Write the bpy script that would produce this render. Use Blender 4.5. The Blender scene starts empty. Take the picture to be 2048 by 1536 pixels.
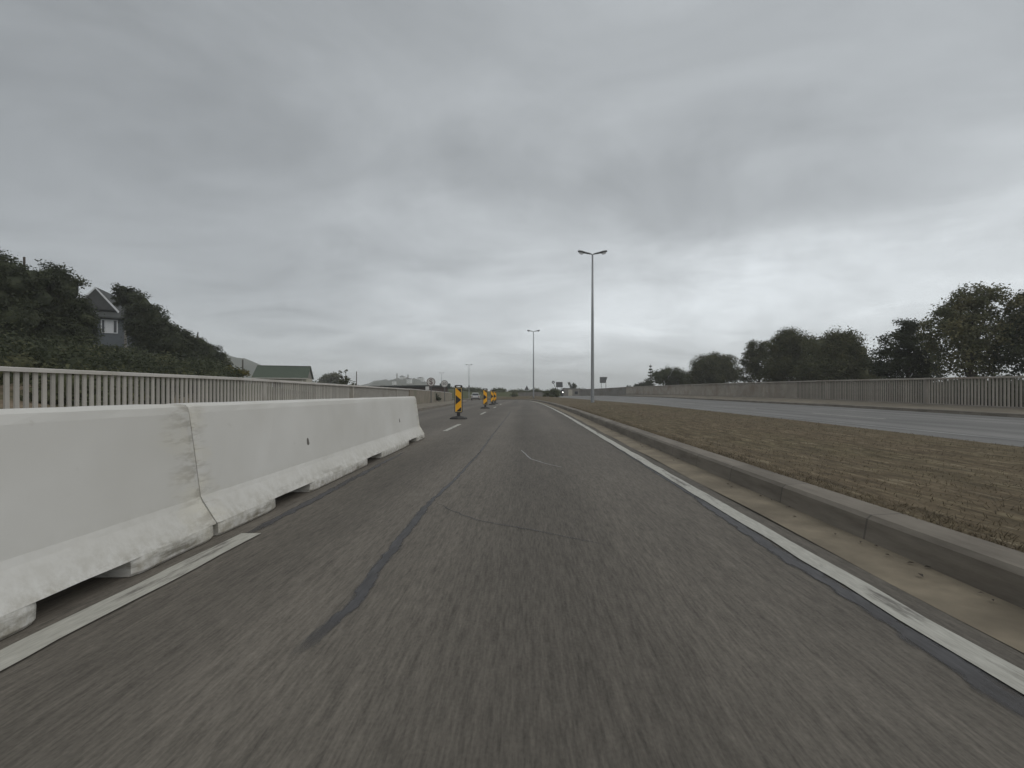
import bpy, math, random
import numpy as np
from mathutils import Vector, Matrix

random.seed(7)
RNG = np.random.default_rng(11)
SC = bpy.context.scene
COL = SC.collection
R = math.radians

# ----------------------------------------------------------------------------
# measuring: the survey of the place (f in photo pixels, vanishing point of road)
F, VX, VY, H = 890.0, 1055.0, 786.0, 1.0

def at(px, py, y):
    """point at distance y ahead that stands where the survey sighted it"""
    return Vector(((px - VX) / F * y, y, H - (py - VY) / F * y))

def lerp(tab, v):
    return float(np.interp(v, [t[0] for t in tab], [t[1] for t in tab]))

def zA(y):                                   # our carriageway falls gently ahead
    if y <= 20: return 0.0
    if y <= 85: return -0.4 * ((y - 20) / 65.0) ** 2
    return -0.4 - 0.008 * min(y - 85, 15)

def shiftA(y):                               # and bends to the left
    return lerp([(-10, 0), (20, 0), (30, -.1), (40, -.27), (50, -.55), (58, -.85), (68, -1.27), (78, -1.8), (86, -2.6), (92, -3.75),
                 (95, -5.2), (97, -8.0), (98.5, -14)], y)

KERB_L = [(-10, -6.0), (25, -6.04), (40, -6.5), (52, -7.2), (62, -8.4), (70, -9.8), (76, -11.4), (82, -14.5), (86, -20), (90, -34), (98.5, -60)]
WALL_L = [(-10, -9.9), (37, -9.9), (50, -10.6), (62, -11.6), (72, -12.7), (82, -14.0), (86, -18.5), (90, -33), (98.5, -59.5)]
BASE_L = [(-10, .15), (8, .15), (15, .18), (25, .12), (37, .0), (60, -.2), (82, -.36), (98.5, -.36)]
MED_X = [(-10, 7.3), (7, 7.35), (12.6, 7.7), (29, 7.9), (42, 6.3), (59, 4.6), (75, 3.1), (88, 1.9), (98.5, 1.0)]
MED_Z = [(-10, .2), (6.5, .2), (12.6, .22), (29, .26), (42, .33), (59, .40), (80, .40), (98.5, .35)]
ZB_R = [(-10, .0), (8, .0), (17, .02), (28, .13), (38, .18), (65, .35), (95, .35), (130, .35)]
BASE_R = [(-10, .15), (10, .2), (19, .33), (33, .52), (60, .74), (86, .84), (95, .84), (130, .7)]

# ----------------------------------------------------------------------------
# mesh helpers
class G:
    def __init__(s): s.v, s.f = [], []
    def add(s, vs, fs):
        o = len(s.v); s.v += [tuple(v) for v in vs]; s.f += [tuple(i + o for i in f) for f in fs]; return s
    def box(s, x0, x1, y0, y1, z0, z1, M=None):
        vs = [Vector((x, y, z)) for z in (z0, z1) for y in (y0, y1) for x in (x0, x1)]
        if M is not None: vs = [M @ v for v in vs]
        return s.add(vs, [(0, 2, 3, 1), (4, 5, 7, 6), (0, 1, 5, 4), (2, 6, 7, 3), (0, 4, 6, 2), (1, 3, 7, 5)])
    def rbox(s, x0, x1, y0, y1, z0, z1, b, M=None):
        """box with chamfered vertical and horizontal edges"""
        rings = []
        for z, k in ((z0, b), (z0 + b, 0), (z1 - b, 0), (z1, b)):
            X0, X1, Y0, Y1 = x0 + k, x1 - k, y0 + k, y1 - k
            c = b * .6
            rings.append([(X0 + c, Y0, z), (X1 - c, Y0, z), (X1, Y0 + c, z), (X1, Y1 - c, z), (X1 - c, Y1, z), (X0 + c, Y1, z), (X0, Y1 - c, z), (X0, Y0 + c, z)])
        return s.loft(rings, M=M)
    def loft(s, rings, closed=True, caps=True, M=None):
        n = len(rings[0]); vs = [Vector(p) for r in rings for p in r]
        if M is not None: vs = [M @ v for v in vs]
        fs = []
        for i in range(len(rings) - 1):
            for j in range(n if closed else n - 1):
                a, b = i * n + j, i * n + (j + 1) % n
                fs.append((a, b, b + n, a + n))
        if caps and closed:
            fs.append(tuple(range(n - 1, -1, -1))); fs.append(tuple((len(rings) - 1) * n + j for j in range(n)))
        return s.add(vs, fs)
    def tube(s, pts, rad, n=10, caps=True):
        pts = [Vector(p) for p in pts]
        if not isinstance(rad, (list, tuple)): rad = [rad] * len(pts)
        rings = []
        for i, p in enumerate(pts):
            d = (pts[min(i + 1, len(pts) - 1)] - pts[max(i - 1, 0)]).normalized()
            a = Vector((0, 0, 1)) if abs(d.z) < .9 else Vector((1, 0, 0))
            u = d.cross(a).normalized(); w = d.cross(u)
            rings.append([p + (u * math.cos(t) + w * math.sin(t)) * rad[i] for t in [2 * math.pi * k / n for k in range(n)]])
        return s.loft(rings, caps=caps)
    def prism(s, poly, y0, y1, M=None):
        """polygon in x,z extruded along y"""
        return s.loft([[(x, y0, z) for x, z in poly], [(x, y1, z) for x, z in poly]], M=M)
    def lathe(s, prof, c=(0, 0, 0), n=16):
        cx, cy, cz = c
        return s.loft([[(cx + r * math.cos(2 * math.pi * k / n), cy + r * math.sin(2 * math.pi * k / n), cz + z) for k in range(n)] for r, z in prof])

def link(name, me, mat=None, parent=None):
    o = bpy.data.objects.new(name, me); COL.objects.link(o)
    if mat is not None and me is not None:
        me.materials.clear(); me.materials.append(mat)
    if parent is not None: o.parent = parent
    return o

def build(name, g, mat, parent=None, smooth=False, world=False):
    me = bpy.data.meshes.new(name)
    vs = g.v
    if world and parent is not None:
        l = parent.location
        rt = parent
        while rt.parent is not None: rt = rt.parent
        l = rt.location
        vs = [(v[0] - l.x, v[1] - l.y, v[2] - l.z) for v in vs]
    me.from_pydata(vs, [], g.f); me.update()
    import bmesh
    bm = bmesh.new(); bm.from_mesh(me)
    bmesh.ops.recalc_face_normals(bm, faces=bm.faces)
    bm.to_mesh(me); bm.free()
    if smooth:
        for p in me.polygons: p.use_smooth = True
    return link(name, me, mat, parent)

def thing(name, label, cat, loc=(0, 0, 0), rz=0.0, group=None):
    o = bpy.data.objects.new(name, None); COL.objects.link(o)
    o.location = loc; o.rotation_euler = (0, 0, rz)
    o.empty_display_size = .3
    o['label'] = label; o['category'] = cat
    if group: o['group'] = group
    return o

def tag(o, label=None, cat=None, group=None, kind=None):
    for k, v in (('label', label), ('category', cat), ('group', group), ('kind', kind)):
        if v: o[k] = v
    return o

def dup(root, label, loc, rz=0.0, scale=1.0):
    r = root.copy(); COL.objects.link(r)
    r.location = loc; r.rotation_euler = (0, 0, rz); r.scale = (scale,) * 3; r['label'] = label
    for ch in list(root.children):
        c = ch.copy(); COL.objects.link(c); c.parent = r
        for gch in ch.children:
            d = gch.copy(); COL.objects.link(d); d.parent = c
    return r

# ----------------------------------------------------------------------------
# materials
def new_mat(name):
    m = bpy.data.materials.new(name); m.use_nodes = True
    nt = m.node_tree; nt.nodes.clear()
    out = nt.nodes.new('ShaderNodeOutputMaterial')
    b = nt.nodes.new('ShaderNodeBsdfPrincipled')
    nt.links.new(b.outputs[0], out.inputs[0])
    return m, nt, b, out

def coords(nt, scale, kind='Object'):
    tc = nt.nodes.new('ShaderNodeTexCoord')
    mp = nt.nodes.new('ShaderNodeMapping'); mp.inputs['Scale'].default_value = scale
    nt.links.new(tc.outputs[kind], mp.inputs[0]); return mp.outputs[0]

def world_coords(nt, scale):
    g = nt.nodes.new('ShaderNodeNewGeometry')
    mp = nt.nodes.new('ShaderNodeMapping'); mp.inputs['Scale'].default_value = scale
    nt.links.new(g.outputs['Position'], mp.inputs[0]); return mp.outputs[0]

def noise(nt, vec, scale, detail=4, rough=.55, dist=0.0):
    n = nt.nodes.new('ShaderNodeTexNoise')
    n.inputs['Scale'].default_value = scale; n.inputs['Detail'].default_value = detail
    n.inputs['Roughness'].default_value = rough; n.inputs['Distortion'].default_value = dist
    nt.links.new(vec, n.inputs['Vector']); return n.outputs[0]

def ramp(nt, fac, stops):
    r = nt.nodes.new('ShaderNodeValToRGB')
    e = r.color_ramp.elements
    while len(e) < len(stops): e.new(.5)
    for i, (p, c) in enumerate(stops):
        e[i].position = p
        c = (c, c, c) if not isinstance(c, (tuple, list)) else c
        e[i].color = (*c[:3], 1)
    nt.links.new(fac, r.inputs[0]); return r.outputs[0]

def mix(nt, fac, a, b, mode='MIX'):
    m = nt.nodes.new('ShaderNodeMix'); m.data_type = 'RGBA'; m.blend_type = mode
    for sock, v in ((m.inputs[0], fac), (m.inputs[6], a), (m.inputs[7], b)):
        if hasattr(v, 'is_output') or isinstance(v, bpy.types.NodeSocket): nt.links.new(v, sock)
        elif isinstance(v, (int, float)): sock.default_value = v
        else: sock.default_value = (*v[:3], 1)
    return m.outputs[2]

def math_(nt, op, a, b=None, c=None, clamp=False):
    m = nt.nodes.new('ShaderNodeMath'); m.operation = op; m.use_clamp = clamp
    for i, v in enumerate((a, b, c)):
        if v is None: continue
        if isinstance(v, bpy.types.NodeSocket): nt.links.new(v, m.inputs[i])
        else: m.inputs[i].default_value = v
    return m.outputs[0]

def bump(nt, b, height, strength, dist=.02):
    n = nt.nodes.new('ShaderNodeBump'); n.inputs['Strength'].default_value = strength; n.inputs['Distance'].default_value = dist
    nt.links.new(height, n.inputs['Height']); nt.links.new(n.outputs[0], b.inputs['Normal'])

def simple(name, c, rough=.6, var=.25, scale=6.0, metal=0.0, dirt=None, bumps=0.0, tone=0.0):
    m, nt, b, out = new_mat(name)
    v = coords(nt, (1, 1, 1))
    n = noise(nt, v, scale, 6, .6)
    col = ramp(nt, n, [(.3, tuple(x * (1 - var) for x in c)), (.7, tuple(min(1, x * (1 + var * .6)) for x in c))])
    if dirt:
        n2 = noise(nt, v, scale * .35, 5, .65)
        f = ramp(nt, n2, [(.5, 0.0), (.72, 1.0)])
        col = mix(nt, f, col, dirt)
    if tone:
        oi = nt.nodes.new('ShaderNodeObjectInfo')
        col = mix(nt, 1.0, col, ramp(nt, oi.outputs['Random'], [(0, 1 - tone), (1, 1 + tone * .5)]), 'MULTIPLY')
    nt.links.new(col, b.inputs['Base Color'])
    b.inputs['Roughness'].default_value = rough; b.inputs['Metallic'].default_value = metal
    if bumps: bump(nt, b, n, bumps)
    return m

def asphalt(name, c, streak=.3):
    m, nt, b, out = new_mat(name)
    fine = noise(nt, world_coords(nt, (75, 9, 20)), 1.0, 3, .6)       # chippings polished along the wheel direction
    fine2 = noise(nt, world_coords(nt, (28, 2.2, 10)), 1.0, 4, .6)
    grain = noise(nt, world_coords(nt, (90, 60, 60)), 1.0, 2, .5)
    lanes = noise(nt, world_coords(nt, (1.1, .035, .1)), 1.0, 3, .5)
    blot = noise(nt, world_coords(nt, (.55, .22, .3)), 1.0, 6, .65)
    f = math_(nt, 'MULTIPLY_ADD', fine, .46, math_(nt, 'MULTIPLY', fine2, .34))
    f = math_(nt, 'MULTIPLY_ADD', grain, .20, f)
    lo, hi = tuple(x * (1 - streak) for x in c), tuple(x * (1 + streak) for x in c)
    col = ramp(nt, f, [(.33, lo), (.5, c), (.68, hi)])
    t = ramp(nt, blot, [(.3, .80), (.7, 1.10)])
    col = mix(nt, 1.0, col, t, 'MULTIPLY')
    t2 = ramp(nt, lanes, [(.35, .82), (.65, 1.08)])
    col = mix(nt, 1.0, col, t2, 'MULTIPLY')
    sx = nt.nodes.new('ShaderNodeSeparateXYZ'); nt.links.new(world_coords(nt, (1, 1, 1)), sx.inputs[0])
    wd = math_(nt, 'MULTIPLY_ADD', noise(nt, world_coords(nt, (.4, .12, .1)), 1.0, 3, .5), .7, sx.outputs[0])
    tr_ = math_(nt, 'COSINE', math_(nt, 'MULTIPLY', math_(nt, 'ADD', wd, .45), 2 * math.pi / 1.65))      # polished tracks, oily middle
    col = mix(nt, 1.0, col, ramp(nt, math_(nt, 'MULTIPLY_ADD', tr_, .5, .5), [(0, .87), (1, 1.06)]), 'MULTIPLY')
    st = noise(nt, world_coords(nt, (1.6, .5, .5)), 1.0, 5, .7)
    col = mix(nt, math_(nt, 'MULTIPLY', ramp(nt, st, [(.60, 0.0), (.72, 1.0)]), .35), col, tuple(x * .5 for x in c))
    nt.links.new(col, b.inputs['Base Color'])
    b.inputs['Roughness'].default_value = .82
    b.inputs['Specular IOR Level'].default_value = .3
    bump(nt, b, grain, .35, .006)
    return m

def foliage_mat(name, cols, trans=.32, scale=.9):
    m, nt, b, out = new_mat(name)
    v = world_coords(nt, (1, 1, 1))
    n = noise(nt, v, scale, 3, .6)
    n2 = noise(nt, v, 7.0, 2, .6)
    f = math_(nt, 'MULTIPLY_ADD', n2, .4, math_(nt, 'MULTIPLY', n, .6))
    col = ramp(nt, f, [(.34, cols[0]), (.5, cols[1]), (.66, cols[2])])
    nt.links.new(col, b.inputs['Base Color'])
    b.inputs['Roughness'].default_value = .65; b.inputs['Specular IOR Level'].default_value = .25
    tr = nt.nodes.new('ShaderNodeBsdfTranslucent'); nt.links.new(col, tr.inputs[0])
    mx = nt.nodes.new('ShaderNodeMixShader'); mx.inputs[0].default_value = trans
    nt.links.new(b.outputs[0], mx.inputs[1]); nt.links.new(tr.outputs[0], mx.inputs[2]); nt.links.new(mx.outputs[0], out.inputs[0])
    return m

M = {}
M['asphalt'] = asphalt('asphalt_worn', (.140, .125, .105), .48)
M['asphalt_far'] = asphalt('asphalt_grey', (.192, .188, .180), .20)
def seal_mat(name, c, strength):
    m, nt, b, out = new_mat(name)
    uv = nt.nodes.new('ShaderNodeUVMap'); uv.uv_map = 'run'
    sx = nt.nodes.new('ShaderNodeSeparateXYZ'); nt.links.new(uv.outputs[0], sx.inputs[0])
    edge = math_(nt, 'MULTIPLY', math_(nt, 'MINIMUM', sx.outputs[0], math_(nt, 'SUBTRACT', 1.0, sx.outputs[0])), 2.0)
    rag = noise(nt, world_coords(nt, (34, 9, 9)), 1.0, 5, .65)
    gap = noise(nt, world_coords(nt, (3, 1.1, 1)), 1.0, 4, .6)
    a_ = math_(nt, 'SUBTRACT', math_(nt, 'MULTIPLY_ADD', rag, 1.5, edge), .75)
    a_ = math_(nt, 'MULTIPLY', math_(nt, 'MULTIPLY', a_, 2.2, None, True), ramp(nt, gap, [(.3, .55), (.55, 1.0)]))
    a_ = math_(nt, 'MULTIPLY', math_(nt, 'MULTIPLY', a_, sx.outputs[1]), strength, None, True)
    fine = noise(nt, world_coords(nt, (60, 9, 20)), 1.0, 3, .6)
    nt.links.new(ramp(nt, fine, [(.3, tuple(x * .75 for x in c)), (.7, tuple(x * 1.3 for x in c))]), b.inputs['Base Color'])
    nt.links.new(a_, b.inputs['Alpha']); b.inputs['Roughness'].default_value = .62
    return m
M['seal'] = seal_mat('tar_seal', (.068, .066, .068), .95)
M['seal_faint'] = seal_mat('worn_tar_seal', (.078, .075, .074), .5)
M['tan'] = simple('sandy_gutter', (.215, .180, .128), .9, .35, 2.4, dirt=(.115, .095, .066))
M['leaf_dark'] = foliage_mat('leaves_dark', [(.033, .041, .024), (.053, .063, .034), (.086, .096, .048)])
M['leaf_mid'] = foliage_mat('leaves_olive', [(.052, .060, .030), (.088, .094, .048), (.15, .148, .072)])
M['leaf_light'] = foliage_mat('leaves_light', [(.045, .055, .024), (.070, .082, .036), (.100, .110, .052)])
M['leaf_autumn'] = foliage_mat('leaves_yellowing', [(.066, .077, .044), (.122, .126, .066), (.215, .19, .092)])
M['leaf_yellow'] = foliage_mat('leaves_yellow', [(.075, .075, .022), (.14, .12, .028), (.22, .17, .035)])
M['bark'] = simple('bark', (.070, .055, .042), .9, .35, 8)
M['black'] = simple('black_plastic', (.022, .022, .023), .5, .3, 12)
M['rubber'] = simple('black_rubber', (.030, .029, .030), .75, .3, 10, dirt=(.08, .075, .065))
M['yellow'] = simple('yellow_reflective_sheet', (.92, .43, .006), .4, .05, 5)
M['yellow_pale'] = simple('pale_yellow_edge', (.62, .47, .20), .45, .1, 5)
M['hole'] = simple('painted_hole_shade', (.15, .14, .125), .9, .4, 14)  # shade inside the lifting holes, put into the plug colour
M['galv'] = simple('galvanised_steel', (.29, .30, .31), .5, .12, 3, metal=.35, dirt=(.27, .27, .27))
M['lamp'] = simple('lamp_housing_grey', (.12, .125, .125), .5, .2, 6)
M['sign_white'] = simple('sign_white', (.60, .58, .56), .4, .06, 4)
M['sign_red'] = simple('sign_faded_red', (.10, .042, .034), .4, .15, 8)
M['sign_grey_ring'] = simple('sign_grey_ring', (.20, .20, .205), .5, .1, 8)
M['sign_grey'] = simple('sign_back_grey', (.085, .088, .09), .55, .12, 3)
M['sign_green'] = simple('sign_back_dark_green', (.05, .068, .057), .55, .12, 3)
M['steel_dark'] = simple('dark_post', (.12, .12, .12), .6, .2, 4)
M['conc_left'] = simple('pale_concrete', (.43, .41, .375), .85, .12, 2.0, dirt=(.30, .28, .23), bumps=.1, tone=.16)
M['conc_rail'] = simple('pale_concrete_rail', (.52, .50, .47), .85, .10, 2.0, dirt=(.38, .36, .31), bumps=.1)
M['conc_right'] = simple('weathered_concrete', (.345, .315, .275), .9, .2, 1.4, dirt=(.235, .19, .15), bumps=.1, tone=.2)
M['block_wall'] = simple('brown_block_wall', (.24, .21, .165), .9, .18, 1.0, dirt=(.15, .15, .10))
def kerb_mat():
    m, nt, b, out = new_mat('kerb_concrete')
    v = world_coords(nt, (1, 1, 1))
    n = noise(nt, world_coords(nt, (4, .9, 6)), 1.3, 6, .65)
    col = ramp(nt, n, [(.3, (.105, .090, .072)), (.5, (.170, .149, .121)), (.72, (.225, .200, .165))])
    s_ = nt.nodes.new('ShaderNodeSeparateXYZ'); nt.links.new(v, s_.inputs[0])
    cell = math_(nt, 'FLOOR', s_.outputs[1])
    wnz = nt.nodes.new('ShaderNodeTexWhiteNoise'); wnz.noise_dimensions = '1D'; nt.links.new(cell, wnz.inputs['W'])
    col = mix(nt, 1.0, col, ramp(nt, wnz.outputs['Value'], [(0, .93), (1, 1.06)]), 'MULTIPLY')      # each cast length weathers differently
    fr = math_(nt, 'FRACT', s_.outputs[1])
    j = math_(nt, 'LESS_THAN', fr, .016)
    col = mix(nt, math_(nt, 'MULTIPLY', j, .55), col, (.06, .055, .05))
    nt.links.new(col, b.inputs['Base Color']); b.inputs['Roughness'].default_value = .9
    bump(nt, b, n, .3, .02)
    return m
M['kerb'] = kerb_mat()
M['house_blue'] = simple('blue_grey_boards', (.098, .112, .124), .7, .12, 3)
M['house_dark'] = simple('dark_gable_boards', (.055, .056, .056), .8, .2, 4)
M['roof_dark'] = simple('charcoal_roof', (.045, .048, .046), .7, .25, 3)
M['white_trim'] = simple('white_trim', (.60, .61, .62), .5, .06, 4)
M['curtain'] = simple('lace_curtain', (.62, .63, .64), .8, .10, 14)
M['glass'] = simple('dark_window_glass', (.03, .035, .04), .08, .1, 3)
M['roof_green'] = simple('green_roof_sheeting', (.040, .060, .034), .6, .15, 2)
M['cream'] = simple('cream_plaster', (.42, .39, .32), .85, .1, 3)
M['brown_roof'] = simple('brown_roof', (.055, .036, .030), .75, .25, 2)
M['grey_plaster'] = simple('grey_plaster', (.21, .195, .175), .85, .15, 1.2, dirt=(.14, .12, .10))
M['car_white'] = simple('silver_white_car_paint', (.56, .56, .55), .3, .04, 3)
M['tyre'] = simple('tyre', (.02, .02, .02), .8, .2, 8)
M['red_lens'] = simple('red_lens', (.22, .02, .015), .3, .1, 8)
M['jacket'] = simple('dark_jacket', (.03, .03, .035), .8, .2, 8)
M['helmet'] = simple('pale_helmet', (.45, .45, .43), .3, .05, 8)
M['far_white'] = simple('far_white_house', (.62, .62, .60), .8, .05, 2)

def emit_mat(name, c, s):
    m, nt, b, out = new_mat(name)
    n = noise(nt, coords(nt, (1, 1, 1)), 5, 2)
    nt.links.new(ramp(nt, n, [(.3, tuple(x * .95 for x in c)), (.7, c)]), b.inputs['Emission Color'])
    b.inputs['Emission Strength'].default_value = s; b.inputs['Base Color'].default_value = (*c, 1)
    return m
M['headlight'] = emit_mat('headlight_on', (1, .98, .92), 2.6)

def glass_bowl():
    m, nt, b, out = new_mat('clear_lamp_bowl')
    n = noise(nt, coords(nt, (1, 1, 1)), 6, 2)
    nt.links.new(ramp(nt, n, [(.3, (.62, .63, .63)), (.7, (.72, .73, .73))]), b.inputs['Base Color'])
    b.inputs['Roughness'].default_value = .15; b.inputs['Alpha'].default_value = .55
    return m
M['bowl'] = glass_bowl()

def paint_line():
    m, nt, b, out = new_mat('worn_road_paint')
    wear = noise(nt, world_coords(nt, (9, 1.3, 1)), 1.0, 6, .7)
    fine = noise(nt, world_coords(nt, (70, 10, 20)), 1.0, 3, .6)
    base = ramp(nt, fine, [(.3, (.33, .32, .28)), (.7, (.47, .46, .41))])
    f = ramp(nt, wear, [(.34, 1.0), (.45, 0.0)])
    col = mix(nt, f, base, (.13, .12, .105))
    nt.links.new(col, b.inputs['Base Color']); b.inputs['Roughness'].default_value = .7
    return m
M['paint'] = paint_line()

def faint_paint():
    m, nt, b, out = new_mat('faint_road_paint')
    wear = noise(nt, world_coords(nt, (6, .9, 1)), 1.0, 6, .7)
    col = ramp(nt, wear, [(.35, (.16, .155, .15)), (.62, (.36, .36, .35))])
    nt.links.new(col, b.inputs['Base Color']); b.inputs['Roughness'].default_value = .75
    return m
M['paint_faint'] = faint_paint()

def median_mat():
    m, nt, b, out = new_mat('dry_median_grass')
    st = noise(nt, world_coords(nt, (9, 1.6, 5)), 1.0, 5, .65)         # mown along the road
    bl = noise(nt, world_coords(nt, (.5, .22, .4)), 1.0, 6, .65)
    fn = noise(nt, world_coords(nt, (40, 8, 20)), 1.0, 3, .6)
    f = math_(nt, 'MULTIPLY_ADD', fn, .35, math_(nt, 'MULTIPLY', st, .65))
    dry = ramp(nt, f, [(.32, (.056, .046, .031)), (.52, (.135, .105, .069)), (.66, (.24, .200, .132))])
    grn = ramp(nt, f, [(.32, (.052, .047, .028)), (.52, (.126, .101, .064)), (.66, (.200, .180, .108))])
    col = mix(nt, ramp(nt, bl, [(.42, 0.0), (.6, 1.0)]), dry, grn)
    fl = noise(nt, world_coords(nt, (15, 2.0, 8)), 1.0, 3, .55)
    col = mix(nt, math_(nt, 'MULTIPLY', ramp(nt, fl, [(.60, 0.0), (.70, 1.0)]), .55), col, (.29, .25, .175))
    dk = noise(nt, world_coords(nt, (7, 1.2, 8)), 1.0, 4, .6)
    col = mix(nt, math_(nt, 'MULTIPLY', ramp(nt, dk, [(.58, 0.0), (.70, 1.0)]), .5), col, (.05, .040, .028))
    nt.links.new(col, b.inputs['Base Color']); b.inputs['Roughness'].default_value = .95
    b.inputs['Specular IOR Level'].default_value = .1
    bump(nt, b, f, .6, .04)
    return m
M['median'] = median_mat()

def terrain_mat():
    m, nt, b, out = new_mat('scrubby_ground')
    v = world_coords(nt, (1, 1, 1))
    big = noise(nt, v, .12, 5, .6); fine = noise(nt, v, 2.6, 5, .7)
    grn = ramp(nt, fine, [(.3, (.040, .048, .020)), (.7, (.095, .105, .045))])
    sand = ramp(nt, fine, [(.3, (.13, .10, .068)), (.7, (.25, .20, .145))])
    f = ramp(nt, big, [(.52, 0.0), (.62, 1.0)])
    # sandy cutting low down beside the left railing
    sx = nt.nodes.new('ShaderNodeSeparateXYZ'); nt.links.new(v, sx.inputs[0])
    near = math_(nt, 'MULTIPLY', ramp(nt, math_(nt, 'MULTIPLY', sx.outputs[1], -.02, None) if False else math_(nt, 'MULTIPLY_ADD', sx.outputs[1], -.03, 1.1), [(.3, 0.0), (.6, 1.0)]),
                 ramp(nt, math_(nt, 'MULTIPLY_ADD', sx.outputs[2], -.22, .95), [(.3, 0.0), (.6, 1.0)]))
    f2 = math_(nt, 'MAXIMUM', math_(nt, 'MULTIPLY', f, .6), math_(nt, 'MULTIPLY', near, ramp(nt, noise(nt, v, .5, 4), [(.35, 0.2), (.55, 1.0)])))
    nt.links.new(mix(nt, f2, grn, sand), b.inputs['Base Color'])
    b.inputs['Roughness'].default_value = .95; b.inputs['Specular IOR Level'].default_value = .1
    bump(nt, b, fine, .6, .1)
    return m
M['terrain'] = terrain_mat()

def hill_mat():
    m, nt, b, out = new_mat('far_hill_scrub')
    v = world_coords(nt, (1, 1, 1))
    n = noise(nt, v, .06, 6, .7)
    nt.links.new(ramp(nt, n, [(.3, (.030, .036, .022)), (.55, (.050, .055, .032)), (.75, (.11, .10, .07))]), b.inputs['Base Color'])
    b.inputs['Roughness'].default_value = .95
    return m
M['hill'] = hill_mat()

def pavement_mat():
    m, nt, b, out = new_mat('sandy_pavement')
    v = world_coords(nt, (1, .35, 1))
    n = noise(nt, v, 1.6, 6, .65)
    nt.links.new(ramp(nt, n, [(.3, (.125, .108, .08)), (.7, (.215, .185, .14))]), b.inputs['Base Color'])
    b.inputs['Roughness'].default_value = .95
    return m
M['pavement'] = pavement_mat()

def barrier_mat():
    m, nt, b, out = new_mat('white_barrier_paint')
    v = coords(nt, (1, 1, 1))
    s = nt.nodes.new('ShaderNodeSeparateXYZ'); nt.links.new(v, s.inputs[0])
    soft = noise(nt, v, 1.1, 4, .55)
    base = ramp(nt, soft, [(.3, (.550, .540, .505)), (.7, (.625, .618, .590))])
    # rain-washed grime and tyre scuffs on the foot
    gr = noise(nt, coords(nt, (2.2, 9, 9)), 1.6, 7, .72)
    low = ramp(nt, s.outputs[2], [(.02, 1.0), (.16, .35), (.34, 0.0)])
    g = math_(nt, 'MULTIPLY', low, ramp(nt, gr, [(.40, 0.0), (.62, 1.0)]))
    col = mix(nt, math_(nt, 'MULTIPLY', g, .75), base, (.27, .245, .185))
    # smeared scuffs along the face
    sc = noise(nt, coords(nt, (1.1, 7, 8)), 1.4, 6, .7)
    f = ramp(nt, sc, [(.66, 0.0), (.74, 1.0)])
    col = mix(nt, math_(nt, 'MULTIPLY', f, .35), col, (.36, .34, .29))
    # chipped, stained ends (local y runs along the unit, 0..LEN)
    wob_ = math_(nt, 'MULTIPLY', math_(nt, 'SUBTRACT', noise(nt, coords(nt, (0, 0, 1)), 5.0, 4, .6), .5), .5)
    yy = math_(nt, 'ADD', s.outputs[1], wob_)
    e1 = math_(nt, 'SUBTRACT', 1.0, math_(nt, 'MULTIPLY', yy, 6.5), None, True)
    e2 = math_(nt, 'SUBTRACT', 1.0, math_(nt, 'MULTIPLY', math_(nt, 'SUBTRACT', LEN - .04, yy), 4.2), None, True)
    e = math_(nt, 'MAXIMUM', e1, e2)
    en = noise(nt, coords(nt, (5, 3.2, 15)), 1.0, 6, .74)
    yel = math_(nt, 'MULTIPLY', math_(nt, 'POWER', e, .6), ramp(nt, noise(nt, coords(nt, (2, 2, 4)), 1.5, 4), [(.40, 0.0), (.62, 1.0)]))
    col = mix(nt, math_(nt, 'MULTIPLY', yel, .55), col, (.60, .57, .47))
    e = math_(nt, 'MULTIPLY', math_(nt, 'POWER', e, .8), ramp(nt, en, [(.50, 0.0), (.60, 1.0)]))
    col = mix(nt, math_(nt, 'MULTIPLY', e, .55), col, (.30, .275, .225))
    # dark mossy blotches along the toe
    mo = noise(nt, coords(nt, (2, 1.3, 7)), 1.4, 6, .7)
    mo = math_(nt, 'MULTIPLY', ramp(nt, mo, [(.55, 0.0), (.66, 1.0)]), ramp(nt, s.outputs[2], [(.03, 1.0), (.20, .0)]))
    col = mix(nt, math_(nt, 'MULTIPLY', mo, .75), col, (.12, .105, .075))
    nt.links.new(col, b.inputs['Base Color'])
    b.inputs['Roughness'].default_value = .75; b.inputs['Specular IOR Level'].default_value = .25
    bump(nt, b, gr, .12, .01)
    return m
LEN = 6.8
M['barrier'] = barrier_mat()

# ----------------------------------------------------------------------------
# world, sun, haze, camera
SUN_EL, SUN_AZ = R(48), R(118)        # azimuth measured from +y towards +x: to the right and a little behind
w = bpy.data.worlds.new('World'); SC.world = w; w.use_nodes = True
nt = w.node_tree; nt.nodes.clear()
wo = nt.nodes.new('ShaderNodeOutputWorld'); bg = nt.nodes.new('ShaderNodeBackground')
nt.links.new(bg.outputs[0], wo.inputs[0]); bg.inputs[1].default_value = .1
sky = nt.nodes.new('ShaderNodeTexSky'); sky.sky_type = 'NISHITA'; sky.sun_disc = False
sky.sun_elevation = SUN_EL; sky.sun_rotation = SUN_AZ; sky.air_density = 1.0; sky.dust_density = 2.0
tc = nt.nodes.new('ShaderNodeTexCoord')
sp = nt.nodes.new('ShaderNodeSeparateXYZ'); nt.links.new(tc.outputs['Generated'], sp.inputs[0])
zc = math_(nt, 'ADD', math_(nt, 'MAXIMUM', sp.outputs[2], 0.0), .16)
cx = nt.nodes.new('ShaderNodeCombineXYZ')
nt.links.new(math_(nt, 'DIVIDE', sp.outputs[0], zc), cx.inputs[0]); nt.links.new(math_(nt, 'DIVIDE', sp.outputs[1], zc), cx.inputs[1])
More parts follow.
